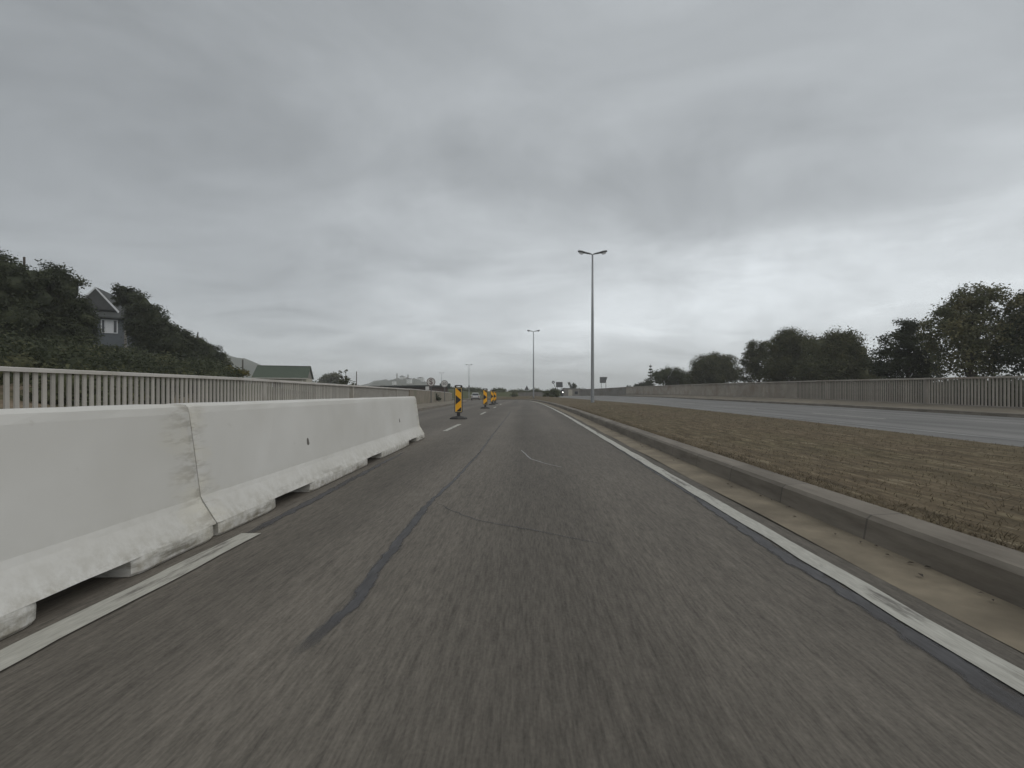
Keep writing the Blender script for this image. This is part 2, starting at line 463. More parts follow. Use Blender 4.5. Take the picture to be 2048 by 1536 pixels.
mp = nt.nodes.new('ShaderNodeMapping'); mp.inputs['Location'].default_value = (3.1, 1.7, 0); mp.inputs['Rotation'].default_value = (0, 0, R(18)); mp.inputs['Scale'].default_value = (.75, 1.0, 1)
nt.links.new(cx.outputs[0], mp.inputs[0])
n1 = noise(nt, mp.outputs[0], .5, 3, .5, .4)
n2 = noise(nt, mp.outputs[0], 1.5, 7, .58, .6)
cl = math_(nt, 'MULTIPLY_ADD', n2, .55, math_(nt, 'MULTIPLY', n1, .45))
lum = ramp(nt, cl, [(.34, .72), (.45, .90), (.55, 1.04), (.66, 1.25)])
# overcast: brightest low down ahead, heavier overhead
elev = ramp(nt, sp.outputs[2], [(0.0, 1.16), (.10, 1.15), (.24, .99), (.42, .79), (.62, .72), (.9, 1.0)])
lum2 = mix(nt, 1.0, lum, elev, 'MULTIPLY')
side = ramp(nt, math_(nt, 'MULTIPLY_ADD', sp.outputs[0], .5, .5), [(.12, .80), (.42, .98), (.62, 1.03), (.95, 1.05)])
lum3 = mix(nt, 1.0, lum2, side, 'MULTIPLY')
# thin and thick places in the cloud deck, ragged by the cloud noise
wn = nt.nodes.new('ShaderNodeTexNoise'); wn.inputs['Scale'].default_value = 3.2; wn.inputs['Detail'].default_value = 6; wn.inputs['Roughness'].default_value = .6
nt.links.new(tc.outputs['Generated'], wn.inputs['Vector'])
vm = nt.nodes.new('ShaderNodeVectorMath'); vm.operation = 'SUBTRACT'; nt.links.new(wn.outputs['Color'], vm.inputs[0]); vm.inputs[1].default_value = (.5, .5, .5)
vs_ = nt.nodes.new('ShaderNodeVectorMath'); vs_.operation = 'MULTIPLY_ADD'; nt.links.new(vm.outputs[0], vs_.inputs[0]); vs_.inputs[1].default_value = (.55, .55, .40); nt.links.new(tc.outputs['Generated'], vs_.inputs[2])
tot = None
for (dx_, dy_, dz_), (sx_, sz_), amp in (((-.24, 1, .34), (.30, .10), .20), ((.55, 1, .20), (.34, .085), .34), ((.12, 1, .12), (.5, .05), .10), ((-.80, 1, .46), (.35, .16), -.20), ((.15, 1, .46), (.45, .07), -.12), ((-.45, 1, .24), (.30, .06), -.10), ((.55, 1, .42), (.30, .06), -.10), ((-1.0, 1, .62), (.22, .12), .14), ((.0, 1, .66), (.5, .10), .08)):
    dv = Vector((dx_, dy_, dz_)).normalized()
    sb = nt.nodes.new('ShaderNodeVectorMath'); sb.operation = 'SUBTRACT'; nt.links.new(vs_.outputs[0], sb.inputs[0]); sb.inputs[1].default_value = dv
    sc_ = nt.nodes.new('ShaderNodeVectorMath'); sc_.operation = 'MULTIPLY'; nt.links.new(sb.outputs[0], sc_.inputs[0]); sc_.inputs[1].default_value = (1 / sx_, .8 / sx_, 1 / sz_)
    ln = nt.nodes.new('ShaderNodeVectorMath'); ln.operation = 'LENGTH'; nt.links.new(sc_.outputs[0], ln.inputs[0])
    q_ = math_(nt, 'POWER', 2.718, math_(nt, 'MULTIPLY', math_(nt, 'MULTIPLY', ln.outputs['Value'], ln.outputs['Value']), -1.0))
    tot = math_(nt, 'MULTIPLY_ADD', q_, amp, 1.0 if tot is None else tot)
lum4 = mix(nt, 1.0, lum3, tot, 'MULTIPLY')
tint = ramp(nt, lum4, [(.62, (.596, .632, .658)), (1.0, (.604, .638, .660))])
cloud = mix(nt, 1.0, mix(nt, 1.0, lum4, (10, 10, 10), 'MULTIPLY'), tint, 'MULTIPLY')
allc = mix(nt, .94, sky.outputs[0], cloud)
nt.links.new(allc, bg.inputs[0])

sd = bpy.data.lights.new('overcast_sun', 'SUN'); sd.energy = .8; sd.angle = R(60); sd.color = (1, .95, .88)
so = bpy.data.objects.new('overcast_sun', sd); COL.objects.link(so)
d = Vector((math.sin(SUN_AZ) * math.cos(SUN_EL), math.cos(SUN_AZ) * math.cos(SUN_EL), math.sin(SUN_EL)))
so.rotation_euler = d.to_track_quat('Z', 'Y').to_euler()

cam = bpy.data.cameras.new('camera'); co = bpy.data.objects.new('camera', cam); COL.objects.link(co)
co.location = (0, 0, H); co.rotation_euler = (R(90), 0, 0)
cam.sensor_width = 36; cam.lens = 36 * F / 2048
cam.shift_x = -(VX - 1024) / 2048; cam.shift_y = (VY - 768) / 2048
cam.clip_start = .05; cam.clip_end = 6000
SC.camera = co
SC.view_settings.view_transform = 'Standard'; SC.view_settings.look = 'None'
SC.view_settings.exposure = 0; SC.view_settings.gamma = 1
SC.cycles.use_denoising = True
SC.cycles.max_bounces = 8; SC.cycles.diffuse_bounces = 3; SC.cycles.volume_bounces = 2

HAZE = .0009
def haze():
    g = G().box(-1500, 1500, -300, 1700, -9, 62)
    m = bpy.data.materials.new('sea_haze'); m.use_nodes = True
    t = m.node_tree; t.nodes.clear()
    o_ = t.nodes.new('ShaderNodeOutputMaterial'); v = t.nodes.new('ShaderNodeVolumePrincipled')
    v.inputs['Color'].default_value = (.97, .975, .98, 1); v.inputs['Density'].default_value = HAZE; v.inputs['Anisotropy'].default_value = .1
    t.links.new(v.outputs[0], o_.inputs['Volume'])
    o = build('haze', g, m); o['kind'] = 'stuff'; o['label'] = 'thin pale sea haze over the whole road'
haze()

# ----------------------------------------------------------------------------
# ground terrain
def smooth(t):
    t = np.clip(t, 0, 1); return t * t * (3 - 2 * t)

def wob(x, y, s, seed=0.0):
    return (np.sin(x / s + seed) * np.cos(y / s * 1.3 + seed * 2) + .5 * np.sin(x / s * 2.3 + y / s * 1.7 + seed)) / 1.5

def interp(tab, v):
    return np.interp(v, [t[0] for t in tab], [t[1] for t in tab])

CREST = [(-400, 2.2), (-60, 2.4), (-33, 2.35), (-18, 2.05), (-13, 1.5), (-9, 1.7), (-5, 1.25), (0, 1.1), (5, 1.0), (10, 1.2), (18, 1.8), (30, 2.0), (400, 2.0)]

def terrain(x, y):
    x = np.asarray(x, float); y = np.asarray(y, float)
    wl = interp(WALL_L, y) - .75
    left_base = interp(BASE_L, y) - .04
    fall = np.interp(y, [0, 30, 36, 44, 52, 62, 75], [1, 1, .92, .62, .34, .08, 0])
    bank = 4.6 * np.clip((wl - x - 1.0) / 29.0, 0, 1.15) ** .9 * fall
    L = left_base + bank + wob(x, y, 4.0) * .12 * smooth((wl - x) / 6)
    Rr = interp(BASE_R, y) - .05 + .5 * smooth((x - 24) / 20) + wob(x, y, 6.0, 1.0) * .15 * smooth((x - 24) / 6)
    mid = np.full_like(x, -1.3)
    z = np.where(x < wl, L, np.where(x > 22.0, Rr, mid))
    # beyond the bend: low green rise
    t = smooth((y - 104) / 30)
    crest = interp(CREST, x) + wob(x, y, 7.0, 2.0) * .12
    back = smooth((y - 140) / 60)
    far = -.45 + (crest + .45) * t * (1 - back)
    far = np.where(y > 140, far - .6 * back, far)
    k = smooth((y - 98) / 4)
    near_edge = np.where((x > wl) & (x < 22) & (y < 98), -1.3, z)
    out = near_edge * (1 - k) + far * k
    return out

def ground():
    xs = np.concatenate([np.arange(-1200, -120, 60), np.arange(-120, -44, 4), np.arange(-44, -9, .6), np.arange(-9, 22, 2.0), np.array([21.6, 22.2]), np.arange(23, 60, 1.2), np.arange(60, 120, 6), np.arange(120, 1201, 60)])
    xs = np.unique(np.round(xs, 3))
    ys = np.concatenate([np.arange(-60, -4, 4), np.arange(-4, 64, .8), np.arange(64, 97, 1.2), np.arange(97, 110, .6), np.arange(110, 220, 3), np.arange(220, 1651, 65)])
    X, Y = np.meshgrid(xs, ys)
    Z = terrain(X, Y)
    nx, ny = len(xs), len(ys)
    me = bpy.data.meshes.new('ground')
    v = np.stack([X.ravel(), Y.ravel(), Z.ravel()], 1)
    idx = np.arange(nx * ny).reshape(ny, nx)
    f = np.stack([idx[:-1, :-1].ravel(), idx[:-1, 1:].ravel(), idx[1:, 1:].ravel(), idx[1:, :-1].ravel()], 1)
    me.from_pydata(v.tolist(), [], f.tolist()); me.update()
    for p in me.polygons: p.use_smooth = True
    o = link('ground', me, M['terrain']); o['kind'] = 'structure'
    return o
ground()

# ----------------------------------------------------------------------------
# roads, kerbs, pavements as strips between rails
YS = list(np.arange(-6, 30, .5)) + list(np.arange(30, 84, 1.0)) + list(np.arange(84, 98.6, .5))

def strip(name, a, b, mat, ys=None, parent=None, smooth_=True, kind='structure', label=None):
    """sheet between two rails a(y), b(y) -> (x, z)"""
    g = G(); ys = ys or YS
    for y in ys:
        xa, za = a(y); xb, zb = b(y)
        g.v += [(xa, y, za), (xb, y, zb)]
    for i in range(len(ys) - 1):
        g.f.append((2 * i, 2 * i + 1, 2 * i + 3, 2 * i + 2))
    o = build(name, g, mat, parent, smooth_)
    if parent is None and kind: o['kind'] = kind
    if label: o['label'] = label
    return o

def solid(name, rails, mat, ys=None, parent=None, kind='structure'):
    """lofted cross-section: rails is a list of functions y -> (x, z)"""
    g = G(); ys = ys or YS
    g.loft([[(r(y)[0], y, r(y)[1]) for r in rails] for y in ys], closed=False, caps=False)
    o = build(name, g, mat, parent, False)
    if parent is None and kind: o['kind'] = kind
    return o

kL = lambda y: lerp(KERB_L, y)
wL = lambda y: lerp(WALL_L, y)
bL = lambda y: lerp(BASE_L, y)
mX = lambda y: lerp(MED_X, y)
mZ = lambda y: lerp(MED_Z, y)
def inner(y, x0, z0):            # offset from our right edge line, kept inside the median
    return (min(x0 + shiftA(y), mX(y) - .3 - (3 - x0) * .05), zA(y) + z0)

road = strip('road', lambda y: (kL(y) - .05, zA(y)), lambda y: (1.93 + shiftA(y), zA(y)), M['asphalt'])
gutter = strip('gutter', lambda y: inner(y, 1.90, .006 + .006 * math.sin(y * 2.1)), lambda y: inner(y, 2.31, .012), M['tan'])
gutter['label'] = 'sandy gutter strip along the kerb'
solid('kerb', [lambda y: inner(y, 2.262, -.05), lambda y: inner(y, 2.272, .005), lambda y: inner(y, 2.296, .150), lambda y: inner(y, 2.325, .176), lambda y: inner(y, 2.53, .186), lambda y: inner(y, 2.54, .10)], M['kerb'])
def med_in(y): 
    x, z = inner(y, 2.535, .172); return x, z
def med_mid(t):
    def f(y):
        x0, z0 = med_in(y); x1, z1 = mX(y), mZ(y)
        return x0 + (x1 - x0) * t, z0 + (z1 - z0) * (1 - (1 - t) ** 1.6) + .03 * math.sin(y * .45 + t * 5) * math.sin(math.pi * t)
    return f
solid('median', [med_mid(t) for t in (0, .1, .22, .36, .5, .64, .78, .9, 1.0)] + [lambda y: (mX(y) + .02, mZ(y) - .2)], M['median'])
# other carriageway
def zBl(y): return mZ(y) - .15
def zBr(y): return lerp(ZB_R, y)
YB = [y for y in YS if y < 98] + [100, 104, 108, 112]
def obx(t):
    def f(y, dz=0.0):
        x0 = mX(min(y, 98)); x1 = 19.4
        return x0 + (x1 - x0) * t, zBl(min(y, 98)) * (1 - t) + zBr(y) * t + dz
    return f
solid('other_road', [obx(t) for t in (0, .25, .5, .75, 1.0)], M['asphalt_far'], YB)
def other_at(x, y, dz=.004):
    x0 = mX(min(y, 98)); t = (x - x0) / (19.4 - x0); return x, zBl(min(y, 98)) * (1 - t) + zBr(y) * t + dz
solid('kerb', [lambda y: (19.37, zBr(y) - .02), lambda y: (19.40, zBr(y) + .13), lambda y: (19.43, zBr(y) + .15), lambda y: (19.62, zBr(y) + .155)], M['kerb'], YB)
solid('pavement', [lambda y: (19.62, zBr(y) + .150), lambda y: (20.6, zBr(y) * .4 + lerp(BASE_R, y) * .6 + .03), lambda y: (21.3, lerp(BASE_R, y)), lambda y: (22.6, lerp(BASE_R, y))], M['pavement'], YB)
# left pavement
solid('kerb', [lambda y: (kL(y) + .01, zA(y) - .02), lambda y: (kL(y) - .01, zA(y) + .13), lambda y: (kL(y) - .04, zA(y) + .15), lambda y: (kL(y) - .2, zA(y) + .152)], M['kerb'])
solid('pavement', [lambda y: (kL(y) - .2, zA(y) + .147), lambda y: (min(kL(y) - .25, wL(y) + .6), bL(y) * .5 + (zA(y) + .15) * .5), lambda y: (wL(y), bL(y)), lambda y: (wL(y) - 1.6, bL(y))], M['pavement'])
# kerb across the end of the bend
g = G()
far_line = [(-60, 99.2), (-30, 99.0), (-14, 98.7), (-9, 98.3), (-6, 97.6), (-4.2, 96.2), (-2.5, 94.2)]
g.loft([[(x, y - .02, zA(98) - .05), (x, y, zA(98) + .15), (x + .04, y + .04, zA(98) + .17), (x + .05, y + .35, zA(98) + .17), (x + .05, y + 6, zA(98) + .15)] for x, y in far_line], closed=False, caps=False)
o = build('kerb', g, M['kerb']); o['kind'] = 'structure'

# --- painted markings: thin sheets, parts of the road they lie on
def frange(a, b, s): return list(np.arange(a, b, s)) + [b]
rj = [random.uniform(-1, 1) for _ in range(4000)]
def wav(y, amp, k=0): 
    t = y / .18; i = int(math.floor(t)); fr = t - i
    return amp * (rj[(i + k) % 4000] * (1 - fr) + rj[(i + 1 + k) % 4000] * fr)
def mark(name, x0, x1, ya, yb, mat, dz=.004, jit=.006, follow=True, step=.12):
    s = shiftA if follow else (lambda y: 0.0)
    return strip(name, lambda y: (x0 + s(y) + wav(y, jit), zA(y) + dz), lambda y: (x1 + s(y) + wav(y, jit, 777), zA(y) + dz), mat,
                 frange(ya, yb, step if yb - ya < 40 else .35), road)
mark('edge_line', 1.635, 1.765, -4, 94.5, M['paint'], .008, .012)
mark('lane_dash', -2.03, -1.885, -1.2, 3.15, M['paint'], .008, .008)
for a, b in ((11.6, 14.2), (20.6, 23.4), (29.8, 32.6), (39, 42)):
    mark('lane_dash', -2.22, -2.10, a, b, M['paint'], .008, .006)

def ribbon(name, pts, mat, dz, parent=road):
    g = G(); n = len(pts)
    for i, (x, y, wd) in enumerate(pts):
        a = pts[max(i - 1, 0)]; b = pts[min(i + 1, n - 1)]
        dx, dy = b[0] - a[0], b[1] - a[1]; l = math.hypot(dx, dy) or 1
        px, py = -dy / l * wd / 2, dx / l * wd / 2
        g.v += [(x + px, y + py, zA(y) + dz), (x - px, y - py, zA(y) + dz)]
    for i in range(n - 1): g.f.append((2 * i, 2 * i + 1, 2 * i + 3, 2 * i + 2))
    o = build(name, g, mat, parent)
    uvl = o.data.uv_layers.new(name='run')
    for lp in o.data.loops:
        k = lp.vertex_index // 2
        uvl.data[lp.index].uv = (lp.vertex_index % 2, min(1.0, k / 5, (n - 1 - k) / 5))
    return o
def dense(pts, step=.09, jit=.008, wj=.3):
    out = []
    for (x0, y0, w0), (x1, y1, w1) in zip(pts, pts[1:]):
        k = max(2, int(math.hypot(x1 - x0, y1 - y0) / step))
        for i in range(k):
            t = i / k; wv = w0 + (w1 - w0) * t
            out.append((x0 + (x1 - x0) * t + random.uniform(-jit, jit), y0 + (y1 - y0) * t, wv * (1 + random.uniform(-wj, wj) * .5)))
    out.append(pts[-1]); return out
ribbon('tar_seal', dense([(-.90, 1.66, .03), (-.87, 1.78, .085), (-.82, 2.05, .075), (-.845, 2.45, .088), (-.865, 3.03, .08), (-.886, 3.5, .095), (-.893, 4.06, .06), (-.838, 4.97, .045), (-.80, 7.5, .04), (-.83, 10.6, .035), (-.85, 16.5, .04), (-.9, 24, .05)]), M['seal'], .004)
ribbon('tar_seal', dense([(-.86, 4.1, .02), (-.66, 3.8, .02), (-.41, 3.5, .022), (.02, 3.25, .026), (.42, 2.98, .02), (.6, 2.85, .006)], .06, .012), M['seal_faint'], .004)
ribbon('tar_seal', dense([(1.60, .4, .16), (1.57, 1.5, .13), (1.59, 2.1, .10), (1.575, 2.9, .12), (1.60, 3.7, .12), (1.615, 4.6, .06), (1.61, 6.2, .03), (1.62, 9, .015)], .09, .01, .4), M['seal'], .004)
ribbon('tar_seal', dense([(-1.99, 2.9, .05), (-1.985, 3.5, .085), (-2.0, 4.2, .10), (-2.03, 5.2, .10), (-2.06, 6.2, .07), (-2.08, 7.6, .03)], .09, .01, .5), M['seal'], .004)
ribbon('scratch', dense([(-.11, 7.75, .012), (.05, 6.74, .022), (.25, 6.3, .015), (.47, 5.97, .012)], .1, .006), M['paint_faint'], .004)
# markings on the other carriageway
other = bpy.data.objects['other_road']
def omark(name, x, wd, ya, yb, mat=M['paint_faint']):
    ys = frange(ya, yb, .6)
    strip(name, lambda y: (x - wd / 2 + wav(y, .008), other_at(x, y)[1]), lambda y: (x + wd / 2 + wav(y, .008, 99), other_at(x, y)[1]), mat, ys, other)
omark('edge_line', 16.75, .11, 4, 70)
for k in range(9):
    a = 7.0 + k * 9.3
    omark('lane_dash', 13.1, .12, a, a + 4.2, M['paint'])
omark('edge_line', 9.9, .10, 3, 40)

# dry grass stubble on the median, laid over along the road, and litter in the gutter
def stubble():
    rg = np.random.default_rng(77); n = 46000
    y = 1.2 + 26 * rg.random(n) ** 1.7
    t = np.where(rg.random(n) < .22, rg.random(n) ** 2 * .05, rg.random(n))
    V = np.empty((n, 3, 3))
    tt = np.linspace(0, 1, 41); yg = np.arange(1, 28.6, .25)
    gx = np.array([[med_mid(a)(b)[0] for a in tt] for b in yg]); gz = np.array([[med_mid(a)(b)[1] for a in tt] for b in yg])
    fi = (y - 1) / .25; i = fi.astype(int); fu = fi - i; fj = t * 40; j = np.minimum(fj.astype(int), 39); fv = fj - j
    def bil(g): return (g[i, j] * (1 - fv) + g[i, j + 1] * fv) * (1 - fu) + (g[i + 1, j] * (1 - fv) + g[i + 1, j + 1] * fv) * fu
    x, z = bil(gx), bil(gz) - .012
    h = rg.uniform(.02, .05, n); lean = rg.normal(size=n) * .05; lx = rg.normal(size=n) * .018
    w_ = rg.uniform(.003, .006, n); an = rg.uniform(0, math.pi, n)
    V[:, 0] = np.stack([x - w_ * np.cos(an), y - w_ * np.sin(an), z], 1)
    V[:, 1] = np.stack([x + w_ * np.cos(an), y + w_ * np.sin(an), z], 1)
    V[:, 2] = np.stack([x + lx, y + lean, z + h], 1)
    me = bpy.data.meshes.new('grass'); me.vertices.add(n * 3); me.vertices.foreach_set('co', V.astype(np.float32).ravel())
    me.loops.add(n * 3); me.loops.foreach_set('vertex_index', np.arange(n * 3, dtype=np.int32))
    me.polygons.add(n); me.polygons.foreach_set('loop_start', np.arange(0, n * 3, 3, dtype=np.int32)); me.update(calc_edges=True)
    o = link('grass', me, M['stubble']); tag(o, 'short dry grass stubble on the median', None, None, 'stuff')
    g = G(); r2 = random.Random(8)
    for _ in range(70):
        yy = 1.5 + 22 * r2.random() ** 1.3; xx = inner(yy, 1.95 + .31 * r2.random() ** .45, 0)[0]
        s_ = r2.uniform(.010, .026); a = r2.uniform(0, 6.3); zz = zA(yy) + .017
        p = [(math.cos(a) * s_, math.sin(a) * s_, .004), (-math.sin(a) * s_ * .45, math.cos(a) * s_ * .45, .009), (-math.cos(a) * s_, -math.sin(a) * s_, .002), (math.sin(a) * s_ * .45, -math.cos(a) * s_ * .45, .010)]
        g.add([(xx + q[0], yy + q[1], zz + q[2]) for q in p], [(0, 1, 2, 3)])
    o = build('leaf_litter', g, M['bark']); tag(o, 'dead leaves and grit lying in the sandy gutter', None, None, 'stuff')
M['stubble'] = foliage_mat('dry_stubble', [(.072, .056, .037), (.140, .113, .075), (.225, .186, .122)], .2, 1.5)
stubble()

# ----------------------------------------------------------------------------
# white concrete barriers
def barrier(label, p, ang, slots):
    t = thing('concrete_barrier', label, 'barrier', p, ang, 'white road barriers along the closed lane')
    # profile seen along the unit (x = 0 at the road-side toe, negative to the left)
    W = .62
    right = [(-.006, .10), (-.028, .135), (-.100, .250), (-.116, .285), (-.150, .55), (-.192, .86), (-.204, .905), (-.225, .925)]
    prof = [(x, z) for x, z in right] + [(-W - x, z) for x, z in reversed(right)]
    ys = sorted(set([0, .015, .05] + list(np.arange(.15, LEN - .1, .15)) + [LEN - .05, LEN - .015, LEN]))
    g = G(); rings = []
    for y in ys:
        e = min(y, LEN - y); ins = .010 * max(0, 1 - e / .05) ** 1.5
        ring = []
        for (x, z) in prof:
            cxm = -W / 2; jx = random.uniform(-.0022, .0022)
            xx = x + (ins if x < cxm else -ins) + jx
            zz = z + random.uniform(-.0015, .0015) - (ins * .6 if z > .8 else 0)
            ring.append((xx, y, zz))
        rings.append(ring)
    g.loft(rings)
    # feet between the lifting slots
    edges = [0.02] + [v for s in slots for v in s] + [LEN - .02]
    for a, b in zip(edges[::2], edges[1::2]):
        fy = sorted(set([a, a + .02, a + .06] + list(np.arange(a + .15, b - .1, .15)) + [b - .06, b - .02, b]))
        rr = []
        for y in fy:
            e = min(y - a, b - y); ins = .022 * max(0, 1 - e / .06) ** 1.5
            j = random.uniform(-.006, .003)
            rr.append([(-.006 - ins, y, .1005), (-ins + j * .3, y, .075), (-ins + j, y, .02), (-.012 - ins + j, y, .004), (-W + .012 + ins, y, .004), (-W + ins, y, .02), (-W + ins, y, .075), (-W + .006 + ins, y, .1005)])
        g.loft(rr)
    build('body', g, M['barrier'], t)
    for hy in (1.6, 5.2):
        h = G()
        zc0 = .485
        rr0 = [(hy + .026 * math.cos(a_) * (1 if math.sin(a_) < 0 else .75), zc0 + (.042 if math.sin(a_) > 0 else .032) * math.sin(a_)) for a_ in [2 * math.pi * k / 14 for k in range(14)]]
        sl = (.150 - .116) / (.55 - .285)
        h.loft([[(-.116 - (z_ - .285) * sl + dx_, y_, z_) for y_, z_ in rr0] for dx_ in (-.02, .004)])  # solid plug slightly proud of the face; its dark colour paints the hole's shade
        build('lifting_hole', h, M['hole'], t)
    return t
AB = math.atan2(.155, 7.9)
dirb = Vector((-math.sin(AB), math.cos(AB), 0))
end_near = Vector((-2.140, 3.09, 0))
barrier('white concrete barrier unit at the far end, its tip beside the lane dash', end_near, AB, [(.75, 1.39), (3.08, 3.72), (5.41, 6.05)])
barrier('nearest white concrete barrier unit, running out of view beside the camera', end_near - dirb * (LEN + .014) + Vector((.004, 0, 0)), AB, [(.75, 1.39), (3.08, 3.72), (5.66, 6.13)])

# ----------------------------------------------------------------------------
# railings
def railing(label, line, base, top, y0, yn, y1, mats, pitch, group=None, bw=.077, posts=8.2):
    """line(y)->x, base(y)->z, top(y)->z ; hundred nearest balusters are parts, the rest one part"""
    t = thing('concrete_railing', label, 'railing', (line(yn), yn, base(yn)), 0, group)
    L0 = t.location
    ys = [y0]
    while ys[-1] < y1:
        y = ys[-1]; dxy = (line(y + .1) - line(y)) / .1
        ys.append(y + pitch / math.hypot(1, dxy))
    proto = None; rest = G(); k = 0
    for i, y in enumerate(ys):
        hgt = top(y) - .10 - base(y) - .02
        x = line(y); a = math.atan2(line(y + .2) - line(y - .2), .4)
        if y >= yn and k < 100:
            if proto is None:
                proto = G().rbox(-.020, .020, -bw / 2, bw / 2, 0, 1.0, .006)
                o = build('baluster', proto, mats[0], t); pm = o
            else:
                o = pm.copy(); COL.objects.link(o); o.parent = t
            o.location = (x - L0.x, y - L0.y, base(y) - L0.z + .03); o.scale = (1, 1, hgt + .012)
            o.rotation_euler = (0, 0, -a); k += 1
        else:
            Mx = Matrix.Translation((x, y, 0)) @ Matrix.Rotation(-a, 4, 'Z')
            rest.box(-.020, .020, -bw / 2, bw / 2, base(y) + .03, base(y) + .03 + hgt + .012, Mx)
    o = build('baluster', rest, mats[0], t, world=True); o['kind'] = 'stuff'
    yy = frange(y0 - .2, y1 + .1, .8)
    rail = G().loft([[(line(y) - .09, y, top(y) - .085), (line(y) - .09, y, top(y) - .012), (line(y) - .075, y, top(y)), (line(y) + .075, y, top(y)), (line(y) + .09, y, top(y) - .012), (line(y) + .09, y, top(y) - .085)] for y in yy])
    build('top_rail', rail, mats[1], t, world=True)
    pl = G().loft([[(line(y) - .11, y, base(y) - .25), (line(y) - .11, y, base(y) + .05), (line(y) + .11, y, base(y) + .05), (line(y) + .11, y, base(y) - .25)] for y in yy])
    build('plinth', pl, mats[0], t, world=True)
    py_ = posts
    while py_ < y1 and posts:
        a = math.atan2(line(py_ + .2) - line(py_ - .2), .4)
        Mx = Matrix.Translation((line(py_), py_, 0)) @ Matrix.Rotation(-a, 4, 'Z')
        build('post', G().rbox(-.045, .045, -.085, .085, base(py_) + .04, top(py_) - .083, .008, Mx), mats[0], t, world=True)
        py_ += 8.5
    return t
TOP_L = [(0, 1.5), (8.35, 1.497), (15, 1.53), (25, 1.446), (37, 1.35), (60, 1.17), (82, 1.0), (98.5, .95)]
railing('pale concrete railing with flat slats on the left behind the white barriers', lambda y: wL(y), bL, lambda y: lerp(TOP_L, y), 4.0, 8.2, 36.9, (M['conc_left'], M['conc_rail']), .165)
TOP_R = [(0, 1.6), (19, 1.74), (33, 1.94), (60, 2.16), (86, 2.26), (95, 2.26)]
xR = lambda y: lerp([(0, 21.3), (19, 21.4), (33, 21.9), (60, 21.6), (93, 20.4)], y)
railing('weathered brown concrete railing in front of the trees across the far carriageway', xR, lambda y: lerp(BASE_R, y), lambda y: lerp(TOP_R, y), 12.0, 19.0, 92.0, (M['conc_right'], M['conc_right']), .17, posts=15.6)

def wall(name, label, pts, th, mat, cap=None):
    """pts: (x, y, z base, z top)"""
    t = thing(name, label, 'wall', pts[0][:3])
    g = G(); c = G(); n = len(pts); rb, rc = [], []
    for i, (x, y, zb, zt) in enumerate(pts):
        a = pts[max(i - 1, 0)]; b = pts[min(i + 1, n - 1)]
        dd = Vector((b[0] - a[0], b[1] - a[1], 0)).normalized(); nn = Vector((-dd.y, dd.x, 0)) * th / 2
        p = Vector((x, y, 0)); m_ = nn * 1.25
        rb.append([(*(p - nn).xy, zb - .3), (*(p - nn).xy, zt - .07), (*(p + nn).xy, zt - .07), (*(p + nn).xy, zb - .3)])
        rc.append([(*(p - m_).xy, zt - .069), (*(p - m_).xy, zt), (*(p + m_).xy, zt), (*(p + m_).xy, zt - .069)])
    build('panel', g.loft(rb), mat, t, world=True)
    build('coping', c.loft(rc), cap or mat, t, world=True)
    return t
wall('block_wall', 'brownish plain wall continuing the left railing past the round toll sign',
     [(wL(y), y, bL(y), lerp(TOP_L, y) + (.02 if y < 40 else 0)) for y in (37.05, 42, 47, 52, 57, 62, 67, 72, 77, 82)], .2, M['block_wall'], M['conc_rail'])
wall('low_wall', 'plain grey wall at the far end of the brown right railing', [(20.4, 92.15, .84, 2.26), (19.6, 96, .82, 2.2), (17.0, 101, .75, 2.05), (14.5, 105, .7, 1.95), (12.6, 108, .65, 1.85)], .2, M['grey_plaster'])
wall('low_wall', 'long low grey wall across the end of the bend', [(-2.2, 107, -.4, 1.15), (1.0, 106.6, -.3, 1.2), (3.6, 106.4, -.2, 1.2), (6.6, 106.4, 0, 1.25)], .2, M['grey_plaster'])

